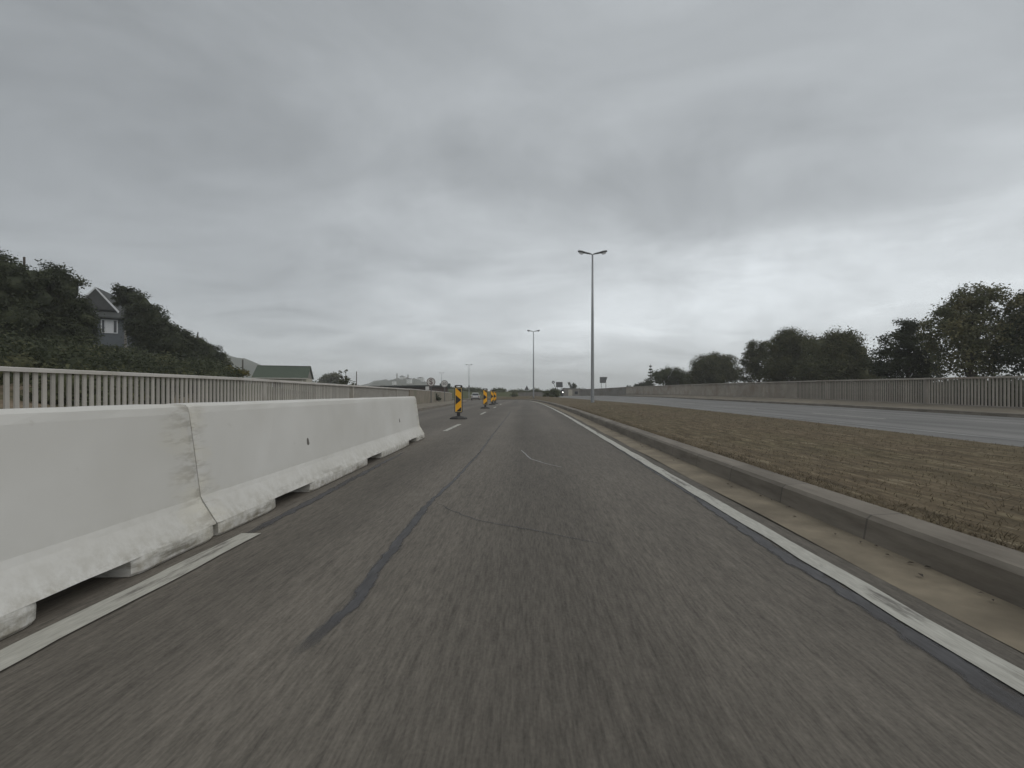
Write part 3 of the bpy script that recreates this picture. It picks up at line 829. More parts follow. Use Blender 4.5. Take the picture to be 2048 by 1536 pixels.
# ----------------------------------------------------------------------------
# foliage
def leaf_cloud(lobes, density, size, seed, clump=.33, core=True, flat=.55):
    """lobes: (centre, (rx, ry, rz)). returns verts, faces"""
    rg = np.random.default_rng(seed)
    V, Fc, off = [], [], 0
    for c, r in lobes:
        c = np.array(c, float); r = np.array(r, float)
        area = 4 * math.pi * ((r[0] * r[1]) ** 1.6 / 3 + (r[0] * r[2]) ** 1.6 / 3 + (r[1] * r[2]) ** 1.6 / 3) ** (1 / 1.6)
        n = max(30, int(area * density))
        K = max(10, int(area * 2.2))
        dk = rg.normal(size=(K, 3)); dk[:, 2] += .25; dk /= np.linalg.norm(dk, axis=1)[:, None]
        ck = dk * r * rg.uniform(.72, 1.02, K)[:, None]
        pick = rg.integers(0, K, n)
        s = clump * min(r.mean(), 1.3)
        p = ck[pick] + rg.normal(size=(n, 3)) * s * np.array([.8, .8, .6])
        out = p / r; ln = np.linalg.norm(out, axis=1)
        out = out / np.maximum(ln, 1e-3)[:, None]
        nm = out * .55 + rg.normal(size=(n, 3)) * .6 + np.array([0, 0, .35]); nm /= np.linalg.norm(nm, axis=1)[:, None]
        a = rg.normal(size=(n, 3)); a -= (a * nm).sum(1)[:, None] * nm; a /= np.linalg.norm(a, axis=1)[:, None]
        b = np.cross(nm, a)
        sz = size * rg.uniform(.6, 1.35, n)[:, None]
        q = p + c
        v = np.stack([q - a * sz * .5, q + b * sz * flat * .5 + nm * sz * .06, q + a * sz * .5, q - b * sz * flat * .5 + nm * sz * .06], 1).reshape(-1, 3)
        V.append(v); f = np.arange(n * 4).reshape(n, 4) + off; Fc.append(f); off += n * 4
        if core:
            nu, nv = 10, 7
            vv = []
            for i in range(nv + 1):
                th = math.pi * i / nv
                for j in range(nu):
                    ph = 2 * math.pi * j / nu
                    k = .70 + rg.uniform(-.14, .10)
                    vv.append(c + r * k * np.array([math.sin(th) * math.cos(ph), math.sin(th) * math.sin(ph), math.cos(th)]))
            V.append(np.array(vv))
            ff = [[off + i * nu + j, off + i * nu + (j + 1) % nu, off + (i + 1) * nu + (j + 1) % nu, off + (i + 1) * nu + j] for i in range(nv) for j in range(nu)]
            Fc.append(np.array(ff)); off += len(vv)
    return np.concatenate(V), np.concatenate(Fc)

def leaf_obj(name, lobes, mat, density, size, seed, parent=None, base=(0, 0, 0), **kw):
    v, f = leaf_cloud([(np.array(c) - np.array(base), r) for c, r in lobes], density, size, seed, **kw)
    me = bpy.data.meshes.new(name)
    me.vertices.add(len(v)); me.vertices.foreach_set('co', v.astype(np.float32).ravel())
    me.loops.add(f.size); me.loops.foreach_set('vertex_index', f.astype(np.int32).ravel())
    me.polygons.add(len(f)); me.polygons.foreach_set('loop_start', np.arange(0, f.size, 4, dtype=np.int32))
    me.update(calc_edges=True); me.validate()
    return link(name, me, mat, parent)

def plant(name, label, cat, pix, y, mat, density=70, size=.26, seed=1, group=None, trunk=True, base_z=None, dy=.35, **kw):
    """pix: lobes as (px, py, r px [, ry px]) sighted at distance y"""
    rg = random.Random(seed * 13 + 1)
    lobes = []
    for q in pix:
        yy = y + rg.uniform(-1, 1) * dy * q[2] / F * y * 1.5
        c = at(q[0], q[1], yy); r = q[2] / F * yy; rz = (q[3] if len(q) > 3 else q[2]) / F * yy
        lobes.append(((c.x, c.y, c.z), (r, r * .95, rz)))
    xm = sum(l[0][0] for l in lobes) / len(lobes); ym = sum(l[0][1] for l in lobes) / len(lobes)
    zb = float(terrain(xm, ym)) if base_z is None else base_z
    zlow = min(l[0][2] - l[1][2] for l in lobes)
    t = thing(name, label, cat, (xm, ym, min(zb, zlow + .3)), 0, group)
    b = tuple(t.location)
    leaf_obj('crown' if trunk else 'foliage', lobes, mat, density, size, seed, t, b, **kw)
    if trunk:
        zt = max(l[0][2] for l in lobes) - b[2]; hgt = max(zt, .8)
        g = G()
        r0 = max(.035, min(.22, hgt * .026))
        g.tube([(0, 0, -.2), (rg.uniform(-.1, .1), 0, hgt * .25), (rg.uniform(-.15, .15), rg.uniform(-.1, .1), hgt * .5), (rg.uniform(-.3, .3), 0, hgt * .9)], [r0 * 1.2, r0, r0 * .75, r0 * .2], 8)
        for l in lobes[:9]:
            q = (l[0][0] - b[0], l[0][1] - b[1], l[0][2] - b[2])
            h0 = max(.15, min(hgt * .45, q[2] * .45))
            g.tube([(0, 0, h0), (q[0] * .5, q[1] * .5, h0 + (q[2] - h0) * .6), q], [r0 * .6, r0 * .4, r0 * .1], 6)
        build('trunk', g, M['bark'], t, True)
    return t

# --- left bank ---------------------------------------------------------------
plant('tree', 'tall dark bushy tree at the left end of the hillside, cut by the picture edge', 'tree',
      [(8, 548, 36), (-35, 540, 45), (38, 572, 32), (-5, 600, 60), (-90, 560, 60), (-70, 640, 60), (40, 640, 45), (62, 560, 26), (75, 600, 30)], 25, M['leaf_dark'], 190, 0.14, 3, 'trees on the left bank', clump=.24)
plant('tree', 'round domed dark tree left of the blue house on the hillside', 'tree',
      [(104, 560, 32), (84, 580, 33), (126, 580, 34), (140, 614, 27), (153, 632, 29), (110, 625, 45), (70, 640, 45), (160, 662, 29), (172, 640, 17), (105, 680, 48), (164, 692, 28)], 27, M['leaf_dark'], 190, 0.14, 4, 'trees on the left bank', clump=.24)
plant('tree', 'windswept tree leaning uphill with a steep sloping top right of the blue house', 'tree',
      [(246, 582, 14), (244, 602, 14), (262, 594, 18), (284, 610, 22), (268, 622, 18), (306, 634, 24), (285, 645, 27), (328, 662, 24), (300, 685, 32), (276, 668, 20), (342, 690, 26)], 37, M['leaf_dark'], 190, 0.16, 5, 'trees on the left bank', clump=.24)
plant('bush', 'rounded dark bush just right of the windswept tree on the falling crest', 'bush', [(362, 678, 20), (378, 690, 22), (352, 705, 26), (385, 715, 26)], 41, M['leaf_dark'], 170, 0.16, 6, 'bushes on the left crest', clump=.24)
plant('bush', 'dark crest bush beside the leaning grey stick', 'bush', [(405, 694, 18), (420, 710, 22), (398, 720, 24), (428, 728, 20)], 44, M['leaf_dark'], 170, 0.16, 7, 'bushes on the left crest', clump=.24)
plant('bush', 'last small dark bush where the left crest runs out', 'bush', [(442, 722, 15), (448, 738, 16), (432, 742, 18), (458, 748, 10)], 47, M['leaf_mid'], 170, 0.16, 8, 'bushes on the left crest', clump=.24)
plant('bush', 'yellow flowering bush above the railing below the far crest', 'bush', [(430, 747, 16, 9), (460, 745, 20, 9), (484, 747, 13, 8), (408, 750, 14, 8)], 31, M['leaf_yellow'], 120, .15, 9, trunk=False)
# thick scrub over the bank reads as one mass
LIM = [(-400, 560), (0, 575), (60, 600), (120, 640), (165, 672), (188, 690), (205, 688), (250, 688), (262, 672), (300, 672), (340, 668), (380, 690), (420, 708), (445, 730), (470, 752)]
lob = []
rg = random.Random(5)
for _ in range(2600):
    y = rg.uniform(8.5, 60); x = -12.2 - rg.random() ** .8 * 36
    px = VX + F * x / y
    if px < -330 or px > 472: continue
    if y < 16 and x > -17 and px < 90 and rg.random() < .8: continue        # bare sandy foot of the bank
    z = float(terrain(x, y))
    r = rg.uniform(.5, 1.25) * (1.0 if x < -17 else .75)
    if VY - (z + r * 1.25 - H) * F / y < lerp(LIM, px): continue
    lob.append(((x, y, z + r * .35), (r, r, r * rg.uniform(.7, .95))))
rg.shuffle(lob); lob = lob[:620]
o = leaf_obj('scrub', lob[:420], M['leaf_dark'], 95, .15, 21); tag(o, 'dense dark green scrub covering the left hillside', None, None, 'stuff')
o = leaf_obj('scrub', lob[420:], M['leaf_mid'], 85, .15, 22); tag(o, 'olive undergrowth mixed through the scrub on the left hillside', None, None, 'stuff')

# --- right side trees ------------------------------------------------------------
GR = 'trees behind the right railing'
plant('tree', 'tallest tree on the right with yellowing leaves and sky showing through its crown', 'tree',
      [(1950, 600, 30), (1925, 630, 36), (1985, 612, 36), (1900, 668, 40), (1880, 640, 26), (1950, 665, 44), (2002, 650, 34), (1915, 715, 40), (1965, 725, 40), (1868, 680, 18), (2010, 700, 30)], 28, M['leaf_autumn'], 135, 0.17, 31, GR, core=False, clump=.28)
plant('tree', 'dark tree at the right edge of the picture beside the tallest tree', 'tree',
      [(2050, 612, 26), (2062, 650, 36), (2030, 665, 26), (2038, 715, 36), (2090, 700, 46), (2110, 630, 46)], 27, M['leaf_dark'], 140, 0.17, 32, GR, core=False, clump=.28)
plant('tree', 'dark pointed tree with a bare twig on its left shoulder behind the right railing', 'tree',
      [(1800, 660, 19), (1830, 665, 22), (1790, 690, 26), (1828, 700, 32), (1780, 725, 30), (1850, 715, 26), (1815, 740, 36), (1768, 745, 20), (1858, 748, 24)], 34, M['leaf_dark'], 165, 0.17, 33, GR, core=False, clump=.3)
plant('tree', 'broad round green tree, rightmost of the dense clump behind the right railing', 'tree',
      [(1665, 690, 26), (1690, 692, 28), (1640, 700, 28), (1715, 712, 26), (1665, 730, 40), (1710, 745, 30), (1630, 745, 32), (1732, 733, 17), (1748, 757, 20)], 42, M['leaf_mid'], 140, 0.18, 34, GR, clump=.3)
plant('tree', 'highest domed crown in the middle of the dense clump behind the right railing', 'tree',
      [(1580, 680, 22), (1562, 695, 24), (1602, 694, 26), (1580, 720, 34), (1555, 740, 30), (1612, 745, 32)], 48, M['leaf_mid'], 140, 0.19, 35, GR, clump=.3)
plant('tree', 'smaller looser tree, leftmost of the dense clump behind the right railing', 'tree',
      [(1512, 698, 16), (1535, 700, 18), (1500, 718, 16), (1525, 728, 26), (1500, 748, 20), (1545, 755, 22)], 55, M['leaf_mid'], 170, 0.19, 36, GR, core=False, clump=.3)
plant('tree', 'wide dome shaped dark tree standing alone behind the right railing', 'tree',
      [(1428, 725, 20), (1405, 732, 20), (1450, 732, 22), (1395, 752, 20), (1428, 752, 30), (1466, 750, 16), (1385, 762, 12)], 67, M['leaf_mid'], 120, 0.21, 37, GR, clump=.3)
plant('bush', 'broad low olive bush leaning over the right railing beside the small conifer', 'bush',
      [(1332, 747, 12), (1352, 750, 14), (1318, 756, 14), (1345, 764, 20, 14), (1368, 758, 14), (1375, 772, 14)], 80, M['leaf_light'], 55, .28, 38, clump=.3)
def conifer():
    y = 90; b = at(1301, 778, y); t = thing('conifer', 'small pointed conifer at the left end of the right hand trees', 'tree', b)
    s = y / F; lobes = []
    for k in range(7):
        z = (8 + k * 6.2) * s; r = (9 - k * 1.15) * s
        for a in range(5):
            an = a * 1.256 + k * .6
            lobes.append(((b.x + math.cos(an) * r * .6, b.y + math.sin(an) * r * .6, b.z + z), (r * .45, r * .45, .16)))
    leaf_obj('crown', lobes, M['leaf_dark'], 45, .22, 41, t, tuple(b), core=False)
    build('trunk', G().tube([(0, 0, -.5), (0, 0, 50 * s)], [.10, .02], 7), M['bark'], t)
conifer()
plant('bush', 'low dark hedge of scrub left of the small conifer', 'bush', [(1285, 771, 9, 6), (1272, 773, 8, 4), (1296, 768, 10, 9), (1258, 775, 7, 3)], 95, M['leaf_dark'], 50, .25, 42, trunk=False)
o = leaf_obj('undergrowth', [((x, y, float(terrain(x, y)) + .3), (r, r, r * .8)) for x, y, r in [(rg.uniform(24.2, 32), rg.uniform(17, 88), rg.uniform(.6, 1.3)) for _ in range(130)] + [(rg.uniform(23.8, 28), rg.uniform(15, 40), rg.uniform(.7, 1.15)) for _ in range(170)]], M['leaf_dark'], 36, .26, 43)
tag(o, 'dark undergrowth beneath the trees behind the right railing', None, None, 'stuff')

# --- middle distance plants -----------------------------------------------------
plant('bush', 'wide green bush on the tip of the median beside the oncoming motorcycle', 'bush', [(1095, 787, 8, 6), (1107, 784, 9, 8), (1113, 789, 7, 7), (1090, 791, 5, 4), (1103, 792, 10, 5)], 76, M['leaf_light'], 60, .2, 51, trunk=False, base_z=.36)
plant('bush', 'tiny green shrub at the far left tip of the median', 'bush', [(1026, 790.5, 5, 4), (1031, 791.5, 4.5, 4)], 98, M['leaf_light'], 60, .2, 52, trunk=False, base_z=-.1)
plant('bush', 'small dark shrub against the left wall behind the toll sign', 'bush', [(852, 798, 3.5, 5), (854, 793, 3, 4)], 47, M['leaf_dark'], 90, .13, 53, trunk=False, base_z=-.1)
plant('bush', 'wider dark shrub against the left wall between the two round signs', 'bush', [(871, 792, 6, 7), (876, 797, 6, 5), (867, 798, 5, 4)], 52, M['leaf_dark'], 90, .14, 54, trunk=False, base_z=-.12)
plant('bush', 'leafy green shrub with tall loose twigs above the left railing', 'bush', [(688, 768, 10, 8), (700, 767, 11, 11), (707, 775, 8, 8), (678, 774, 9, 6), (692, 757, 4, 5), (680, 745, 2, 4), (692, 742, 2.2, 4), (683, 755, 2, 3)], 36, M['leaf_mid'], 60, .17, 55, core=False)
plant('tree', 'hazy round tree between the green roofed house and the twiggy shrub', 'tree', [(655, 762, 15, 12), (668, 757, 12, 10), (640, 770, 12, 8), (676, 768, 12, 10)], 140, M['leaf_mid'], 22, .55, 56)
o = leaf_obj('scrub', [((x, y, float(terrain(x, y)) + .15), (r * 1.4, r, r * .6)) for x, y, r in [(rg.uniform(-45, 16), rg.uniform(122, 146), rg.uniform(.5, 1.2)) for _ in range(90)]], M['leaf_light'], 22, .3, 57)
tag(o, 'low green scrub on the rise beyond the bend', None, None, 'stuff')
plant('bush', 'rounded dark dune bush behind the second street lamp', 'bush', [(1064, 784, 6, 4), (1072, 782, 9, 5), (1080, 785, 7, 4)], 128, M['leaf_mid'], 30, .3, 58, trunk=False)
plant('bush', 'small dark bush under the triangular warning sign', 'bush', [(1042, 786, 6, 3), (1049, 787, 5, 3)], 126, M['leaf_mid'], 30, .3, 59, trunk=False)
plant('tree', 'two headed little tree above the grey flat roofed building', 'tree', [(1138, 767.5, 2.6), (1141, 771, 2.6), (1147, 770, 4), (1150, 773, 3.5), (1145, 775, 4, 3)], 128, M['leaf_dark'], 40, .3, 60)

# ----------------------------------------------------------------------------
# delineators
def delineator(label, loc, rz):
    t = thing('delineator', label, 'delineator', loc, rz, 'yellow and black delineators along the lane line')
    zb, zt, hw = .245, 1.305, .152
    def rr(hw_, z0, z1, c, n=5):
        pts = []
        for cx_, cz_, a0 in ((hw_ - c, z0 + c, -90), (hw_ - c, z1 - c, 0), (-hw_ + c, z1 - c, 90), (-hw_ + c, z0 + c, 180)):
            for k in range(n + 1):
                a = R(a0 + 90 * k / n); pts.append((cx_ + c * math.cos(a), cz_ + c * math.sin(a)))
        return pts
    # frame with a real hand slot: outer ring, slot ring bridged
    outer = rr(hw, zb, zt, .055); n = len(outer)
    slot = rr(.085, 1.225, 1.268, .018)
    g = G()
    y0, y1 = -.022, .022
    for ring, flip in ((outer, False), (slot, True)):
        g.loft([[(x, y0, z) for x, z in ring], [(x, y1, z) for x, z in ring]], caps=False)
    for yy in (y0, y1):
        g.loft([[(x, yy, z) for x, z in outer], [(x, yy, z) for x, z in slot]], caps=False)
    build('frame', g, M['black'], t)
    # sheet on both faces
    px0, pz0, pz1 = .128, .275, 1.200
    for s, nm in ((-1, 'sheet'), (1, 'sheet')):
        a, b = sorted((s * .0225, s * .026))
        sh = G().prism(rr(px0, pz0, pz1, .02, 3), a, b)
        so_ = build(nm, sh, M['yellow_pale'], t)
        a, b = sorted((s * .0265, s * .0295))
        w_, l0, l1 = .108, .295, 1.180
        build('yellow_field', G().prism([(-w_, l0), (w_, l0), (w_, l1), (-w_, l1)], a, b), M['yellow'], so_)
        a, b = sorted((s * .030, s * .033))
        m_ = (l0 + l1) / 2
        q = G()
        q.prism([(-w_, m_ + .185), (-w_, m_ - .185), (w_, m_)], a, b)
        q.prism([(w_, l1), (-w_ * .75, l1), (w_, l1 - .17)], a, b)
        q.prism([(w_, l0), (w_, l0 + .17), (-w_ * .75, l0)], a, b)
        build('chevron', q, M['black'], so_)
    build('neck', G().rbox(-.062, .062, -.03, .03, .09, .25, .012), M['rubber'], t)
    f = G()
    f.loft([[(-.30, -.19, .0), (.30, -.19, 0), (.30, .19, 0), (-.30, .19, 0)], [(-.295, -.185, .045), (.295, -.185, .045), (.295, .185, .045), (-.295, .185, .045)],
            [(-.20, -.13, .095), (.16, -.13, .095), (.16, .13, .095), (-.20, .13, .095)], [(-.10, -.07, .115), (.10, -.07, .115), (.10, .07, .115), (-.10, .07, .115)]])
    build('foot', f, M['rubber'], t)
    return t
d0 = delineator('nearest yellow and black arrow delineator just past the barrier end', (-2.65, 17.1, zA(17)), R(-4))
for lab, px, y in (('second yellow and black arrow delineator along the lane', 970.5, 29.0), ('third delineator, partly covering the one behind it', 984.5, 38.4), ('last and most distant delineator, peeking out behind the third', 990.2, 44)):
    x = (px - VX) / F * y
    dup(d0, lab, (x, y, zA(y)), R(random.uniform(-8, 8)))

# ----------------------------------------------------------------------------
# street lamps
def lamp(label, loc):
    t = thing('street_lamp', label, 'street lamp', loc, 0, 'double headed street lamps along the median')
    HH = 11.75
    build('pole', G().tube([(0, 0, -.3), (0, 0, .02), (0, 0, 1.6), (0, 0, 7), (0, 0, HH)], [.15, .145, .13, .10, .065], 14), M['galv'], t, True)
    for s in (-1, 1):
        rings = []
        # arm swells into the lamp head, tilted slightly up to its tip
        for u, zc_, hw_, hh in ((.02, .0, .035, .04), (.12, .035, .06, .055), (.35, .085, .085, .08), (.55, .125, .10, .075), (.62, .145, .13, .085), (.80, .185, .165, .10), (1.02, .225, .165, .10), (1.10, .24, .14, .08), (1.16, .25, .07, .04)):
            rings.append([(s * u, hw_ * math.cos(a), HH + zc_ + hh * math.sin(a) * (1.0 if math.sin(a) > 0 else .8)) for a in [2 * math.pi * k / 12 for k in range(12)]])
        h = build('lamp_head', G().loft(rings), M['lamp'], t, True)
        bw = []
        for k, (rr_, dz) in enumerate(((1, 0), (.95, -.05), (.75, -.10), (.4, -.135), (.08, -.145))):
            bw.append([(s * (.90 + .20 * rr_ * math.cos(a)), .125 * rr_ * math.sin(a), HH + .145 + s * 0 + dz + .04 * math.cos(a) * rr_) for a in [2 * math.pi * j / 14 for j in range(14)]])
        build('bowl', G().loft(bw), M['bowl'], h, True)
    return t
l0 = lamp('tallest nearest double headed street lamp on the grassy median', at(1185, 806, 35.2))
dup(l0, 'second double headed street lamp, further along the median beyond the first', at(1067, 794, 80))
dup(l0, 'third double headed street lamp, beside the white car, a round sign on its pole', at(938, 798, 108), 0, .70)
dup(l0, 'most distant double headed street lamp, rising behind the sixty sign', (-28.4, 147, -.55), 0, .69)

# ----------------------------------------------------------------------------
# signs
def text_mesh(body, size, mat, parent, loc, name, bold=0.0):
    cu = bpy.data.curves.new(name, 'FONT'); cu.body = body; cu.size = size; cu.align_x = 'CENTER'; cu.align_y = 'CENTER'
    cu.extrude = .004; cu.offset = bold
    tmp = bpy.data.objects.new('tmp_text', cu); COL.objects.link(tmp)
    dg = bpy.context.evaluated_depsgraph_get()
    me = bpy.data.meshes.new_from_object(tmp.evaluated_get(dg)); me.name = name
    bpy.data.objects.remove(tmp); bpy.data.curves.remove(cu)
    o = link(name, me, mat, parent); o.location = loc; o.rotation_euler = (R(90), 0, 0)
    return o

def disc(r0, r1, y0, y1, zc_, n=40, xc=0):
    """ring (r0>0) or disc in the x,z plane"""
    g = G(); an = [2 * math.pi * k / n for k in range(n)]
    if r0 <= 0: return g.loft([[(xc + r1 * math.cos(a), y, zc_ + r1 * math.sin(a)) for a in an] for y in (y0, y1)])
    rr_ = [(r0, y0), (r1, y0), (r1, y1), (r0, y1), (r0, y0)]
    return g.loft([[(xc + r * math.cos(a), y, zc_ + r * math.sin(a)) for a in an] for r, y in rr_], caps=False)

def round_sign(label, px, y, py, txt, ring_mat, txt_mat, base_z, tsize, bold=.01, dark_post=True):
    p = at(px, py, y); zc_ = p.z - base_z
    t = thing('round_sign', label, 'road sign', (p.x, y, base_z))
    r = .46
    build('post', G().tube([(.0, .06, -.3), (0, .06, zc_ + .3)], .045, 10), M['steel_dark'], t)
    dk = build('disc', disc(0, r, -.012, .006, zc_), M['sign_white'], t)
    build('rim', disc(r - .07, r - .008, -.017, -.0125, zc_), ring_mat, dk)
    o = text_mesh(txt, tsize, txt_mat, dk, (0, -.0135, zc_), 'symbol' if txt == '$' else 'numerals', bold)
    return t, zc_
t, zc_ = round_sign('round white toll sign with a dollar symbol and a small plate below', 862, 47, 764, '$', M['sign_red'], M['sign_red'], -.03, .78, .004)
pz = (776.5 - 764) / F * 47
build('plate', G().rbox(-.58, -.20, -.012, .008, zc_ - pz - .19, zc_ - pz + .19, .004), M['sign_white'], t)
text_mesh('1km', .16, M['sign_grey_ring'], t, (-.39, -.0165, zc_ - pz), 'plate_lettering') if False else None
build('plate_arm', G().box(-.55, .05, .012, .035, zc_ - pz - .03, zc_ - pz + .03), M['steel_dark'], t)
round_sign('round white sixty speed limit sign in front of a dark signboard', 889, 57, 767.5, '60', M['sign_grey_ring'], M['sign_grey'], -.17, .50, .0)

def board(name, label, px0, px1, py0, py1, y, base_z, mat, slant=0.0, legs=2, front=None):
    c = at((px0 + px1) / 2, py1, y); w2 = (px1 - px0) / 2 / F * y; hh = (py1 - py0) / F * y
    t = thing(name, label, 'road sign', (c.x, y, base_z)); z0 = c.z - base_z
    poly = [(-w2, z0), (w2 - slant, z0), (w2, z0 + hh), (-w2, z0 + hh)]
    build('panel', G().prism(poly, -.02, .02), mat, t)
    for k in range(3):
        pass
    for s in ((-.6, .6) if legs == 2 else (0,)):
        build('leg', G().tube([(s * w2, .06, -.3), (s * w2, .06, z0 + hh * .8)], .055, 8), M['steel_dark'], t)
    f = G()
    for k in (.25, .75): f.box(-w2 * .95, (w2 - slant) * .95, .021, .05, z0 + hh * k - .03, z0 + hh * k + .03)
    build('bracing', f, M['steel_dark'], t)
    return t
board('signboard', 'dark rectangular signboard behind the sixty speed limit sign', 879.5, 901, 767, 777, 75, -.3, M['sign_green'])
board('signboard', 'grey direction board with a slanted right edge on two legs, right of the nearest lamp', 1199.5, 1215, 754, 766, 112, 1.2, M['sign_grey'], .55)
board('signboard', 'small grey rectangular board above the median bush', 1112, 1125, 764, 774.5, 108, .5, M['sign_grey'], -.06)
def tri_sign():
    y = 104; p = at(1053.5, 779.5, y); s = y / F; bz = -.3
    t = thing('warning_sign', 'grey triangular warning sign seen from behind left of the second lamp', 'road sign', (p.x, y, bz)); z0 = p.z - bz
    build('panel', G().prism([(-4.3 * s, z0), (4.3 * s, z0), (0, z0 + 8.6 * s)], -.015, .015), M['sign_grey'], t)
    build('post', G().tube([(0, .06, -.3), (0, .06, z0 + 6 * s)], .05, 8), M['steel_dark'], t)
tri_sign()
def ring_sign():
    y = 100; p = at(1106.5, 764.5, y); s = y / F
    t = thing('round_sign', 'small round ring shaped sign on a leaning pole left of the grey board', 'road sign', (p.x + .9, y, .35))
    z0 = p.z - .35
    build('disc', disc(1.1 * s, 2.9 * s, -.02, .02, z0, 24, -.9), M['sign_grey'], t)
    build('pole', G().tube([(.15, .03, -.2), (-.25, .03, z0 * .45), (-.80, .03, z0 - 2.6 * s)], .05, 8), M['steel_dark'], t)
ring_sign()
# round sign back fixed to the third lamp pole
y = 107.8; p = at(938.2, 772.3, y)
t = thing('round_sign', 'small grey round sign back fixed on the third lamp pole', 'road sign', p)
build('disc', disc(0, .19, -.14, -.12, 0, 20), M['sign_grey'], t)
build('bracket', G().box(-.04, .04, -.119, -.03, -.04, .04), M['steel_dark'], t)

# poles
def pole(label, px, py, y, r, lean=0, name='wooden_pole', arm=False, base=None):
    p = at(px, py, y); bz = float(terrain(p.x, y)) if base is None else base
    t = thing(name, label, 'pole', (p.x - lean, y, bz))
    build('shaft', G().tube([(0, 0, -.4), (lean, 0, p.z - bz)], [r * 1.15, r], 8), M['bark'], t)
    if arm: build('crossarm', G().box(lean - .8, lean + .8, -.16, -.10, p.z - bz - .5, p.z - bz - .36), M['bark'], t)
pole('dark utility pole in front of the misty hill beside the green roofed house', 485.5, 719, 95, .14)
pole('short grey stick leaning out of the bushes on the left crest', 396, 664, 43.5, .05, .5, 'leaning_pole')
pole('thin pole right of the twiggy shrub above the left railing', 713, 743, 60, .055)
pole('thin chimney like stub on top of the dark hillside trees', 48.5, 514, 25.5, .05, 0, 'pole')

# ----------------------------------------------------------------------------
# houses
def house_blue():
    y = 42.0; s = F / y
    c = at(185, 640, y)                          # gable centre line
    bz = 3.4
    t = thing('blue_grey_house', 'blue grey house with a white edged gable half hidden in the hillside trees', 'house', (c.x, y, bz), R(24))
    Z = lambda py: H + (VY - py) / s - bz
    hw = 2.45; gz = Z(633)                        # wall top
    zr, ze = Z(571), Z(616)                       # ridge, end of the upper gable
    gw = 1.50
    # local: front wall at y=0 facing -y, x right; house runs back along +y
    g = G().box(-hw, hw, 0, 7, -.6, gz); build('wall', g, M['house_blue'], t)
    # lower skirt roof with overhang
    ov = .45
    zo = gz - .12
    sk = G().loft([[(-hw - ov, -ov, zo), (hw + ov, -ov, zo), (hw + ov, 7.4, zo), (-hw - ov, 7.4, zo)],
                   [(-hw - ov, -ov, zo + .12), (hw + ov, -ov, zo + .12), (hw + ov, 7.4, zo + .12), (-hw - ov, 7.4, zo + .12)],
                   [(-gw - .1, 1.0, ze), (gw + .1, 1.0, ze), (gw + .1, 6.4, ze), (-gw - .1, 6.4, ze)]])
    rf = build('roof', sk, M['roof_dark'], t)
    up = G()
    up.prism([(-gw - .25, ze - .05), (gw + .25, ze - .05), (0, zr)], .62, 7.0)
    build('upper_roof', up, M['roof_dark'], rf)
    gb = G().prism([(-gw, ze + .02), (gw, ze + .02), (0, zr - .24)], .58, .615); build('gable', gb, M['house_dark'], t)
    for q, a in ((-1, 1), (1, 1)):
        b_ = G(); x0, x1 = q * (gw + .28), 0
        b_.prism([(x0, ze - .1), (x1, zr + .02), (x1, zr - .17), (x0 - q * .06, ze - .30)], .54, .578)
        build('bargeboard', b_, M['white_trim'], t)
    # window
    wx0, wx1 = .62, 1.86; wz0, wz1 = Z(665), Z(637.5)
    fr = G(); b2 = .075
    fr.box(wx0, wx1, -.06, -.002, wz1 - b2, wz1); fr.box(wx0, wx1, -.06, -.002, wz0, wz0 + b2)
    fr.box(wx0, wx0 + b2, -.058, -.002, wz0 + b2, wz1 - b2); fr.box(wx1 - b2, wx1, -.058, -.002, wz0 + b2, wz1 - b2)
    fr.box(wx0 + .26, wx0 + .30, -.05, -.003, wz0 + b2, wz1 - b2); fr.box(wx1 - .34, wx1 - .30, -.05, -.003, wz0 + b2, wz1 - b2)
    wn = build('window', fr, M['white_trim'], t)
    build('pane', G().box(wx0 + b2, wx1 - b2, -.012, -.004, wz0 + b2, wz1 - b2), M['glass'], wn)
    build('curtain', G().box(wx0 + .31, wx1 - .35, -.022, -.013, wz0 + b2, wz1 - b2), M['curtain'], wn)
    build('corner_trim', G().box(hw - .10, hw + .06, -.05, .10, -.6, gz - .13), M['grey_plaster'], t)
house_blue()

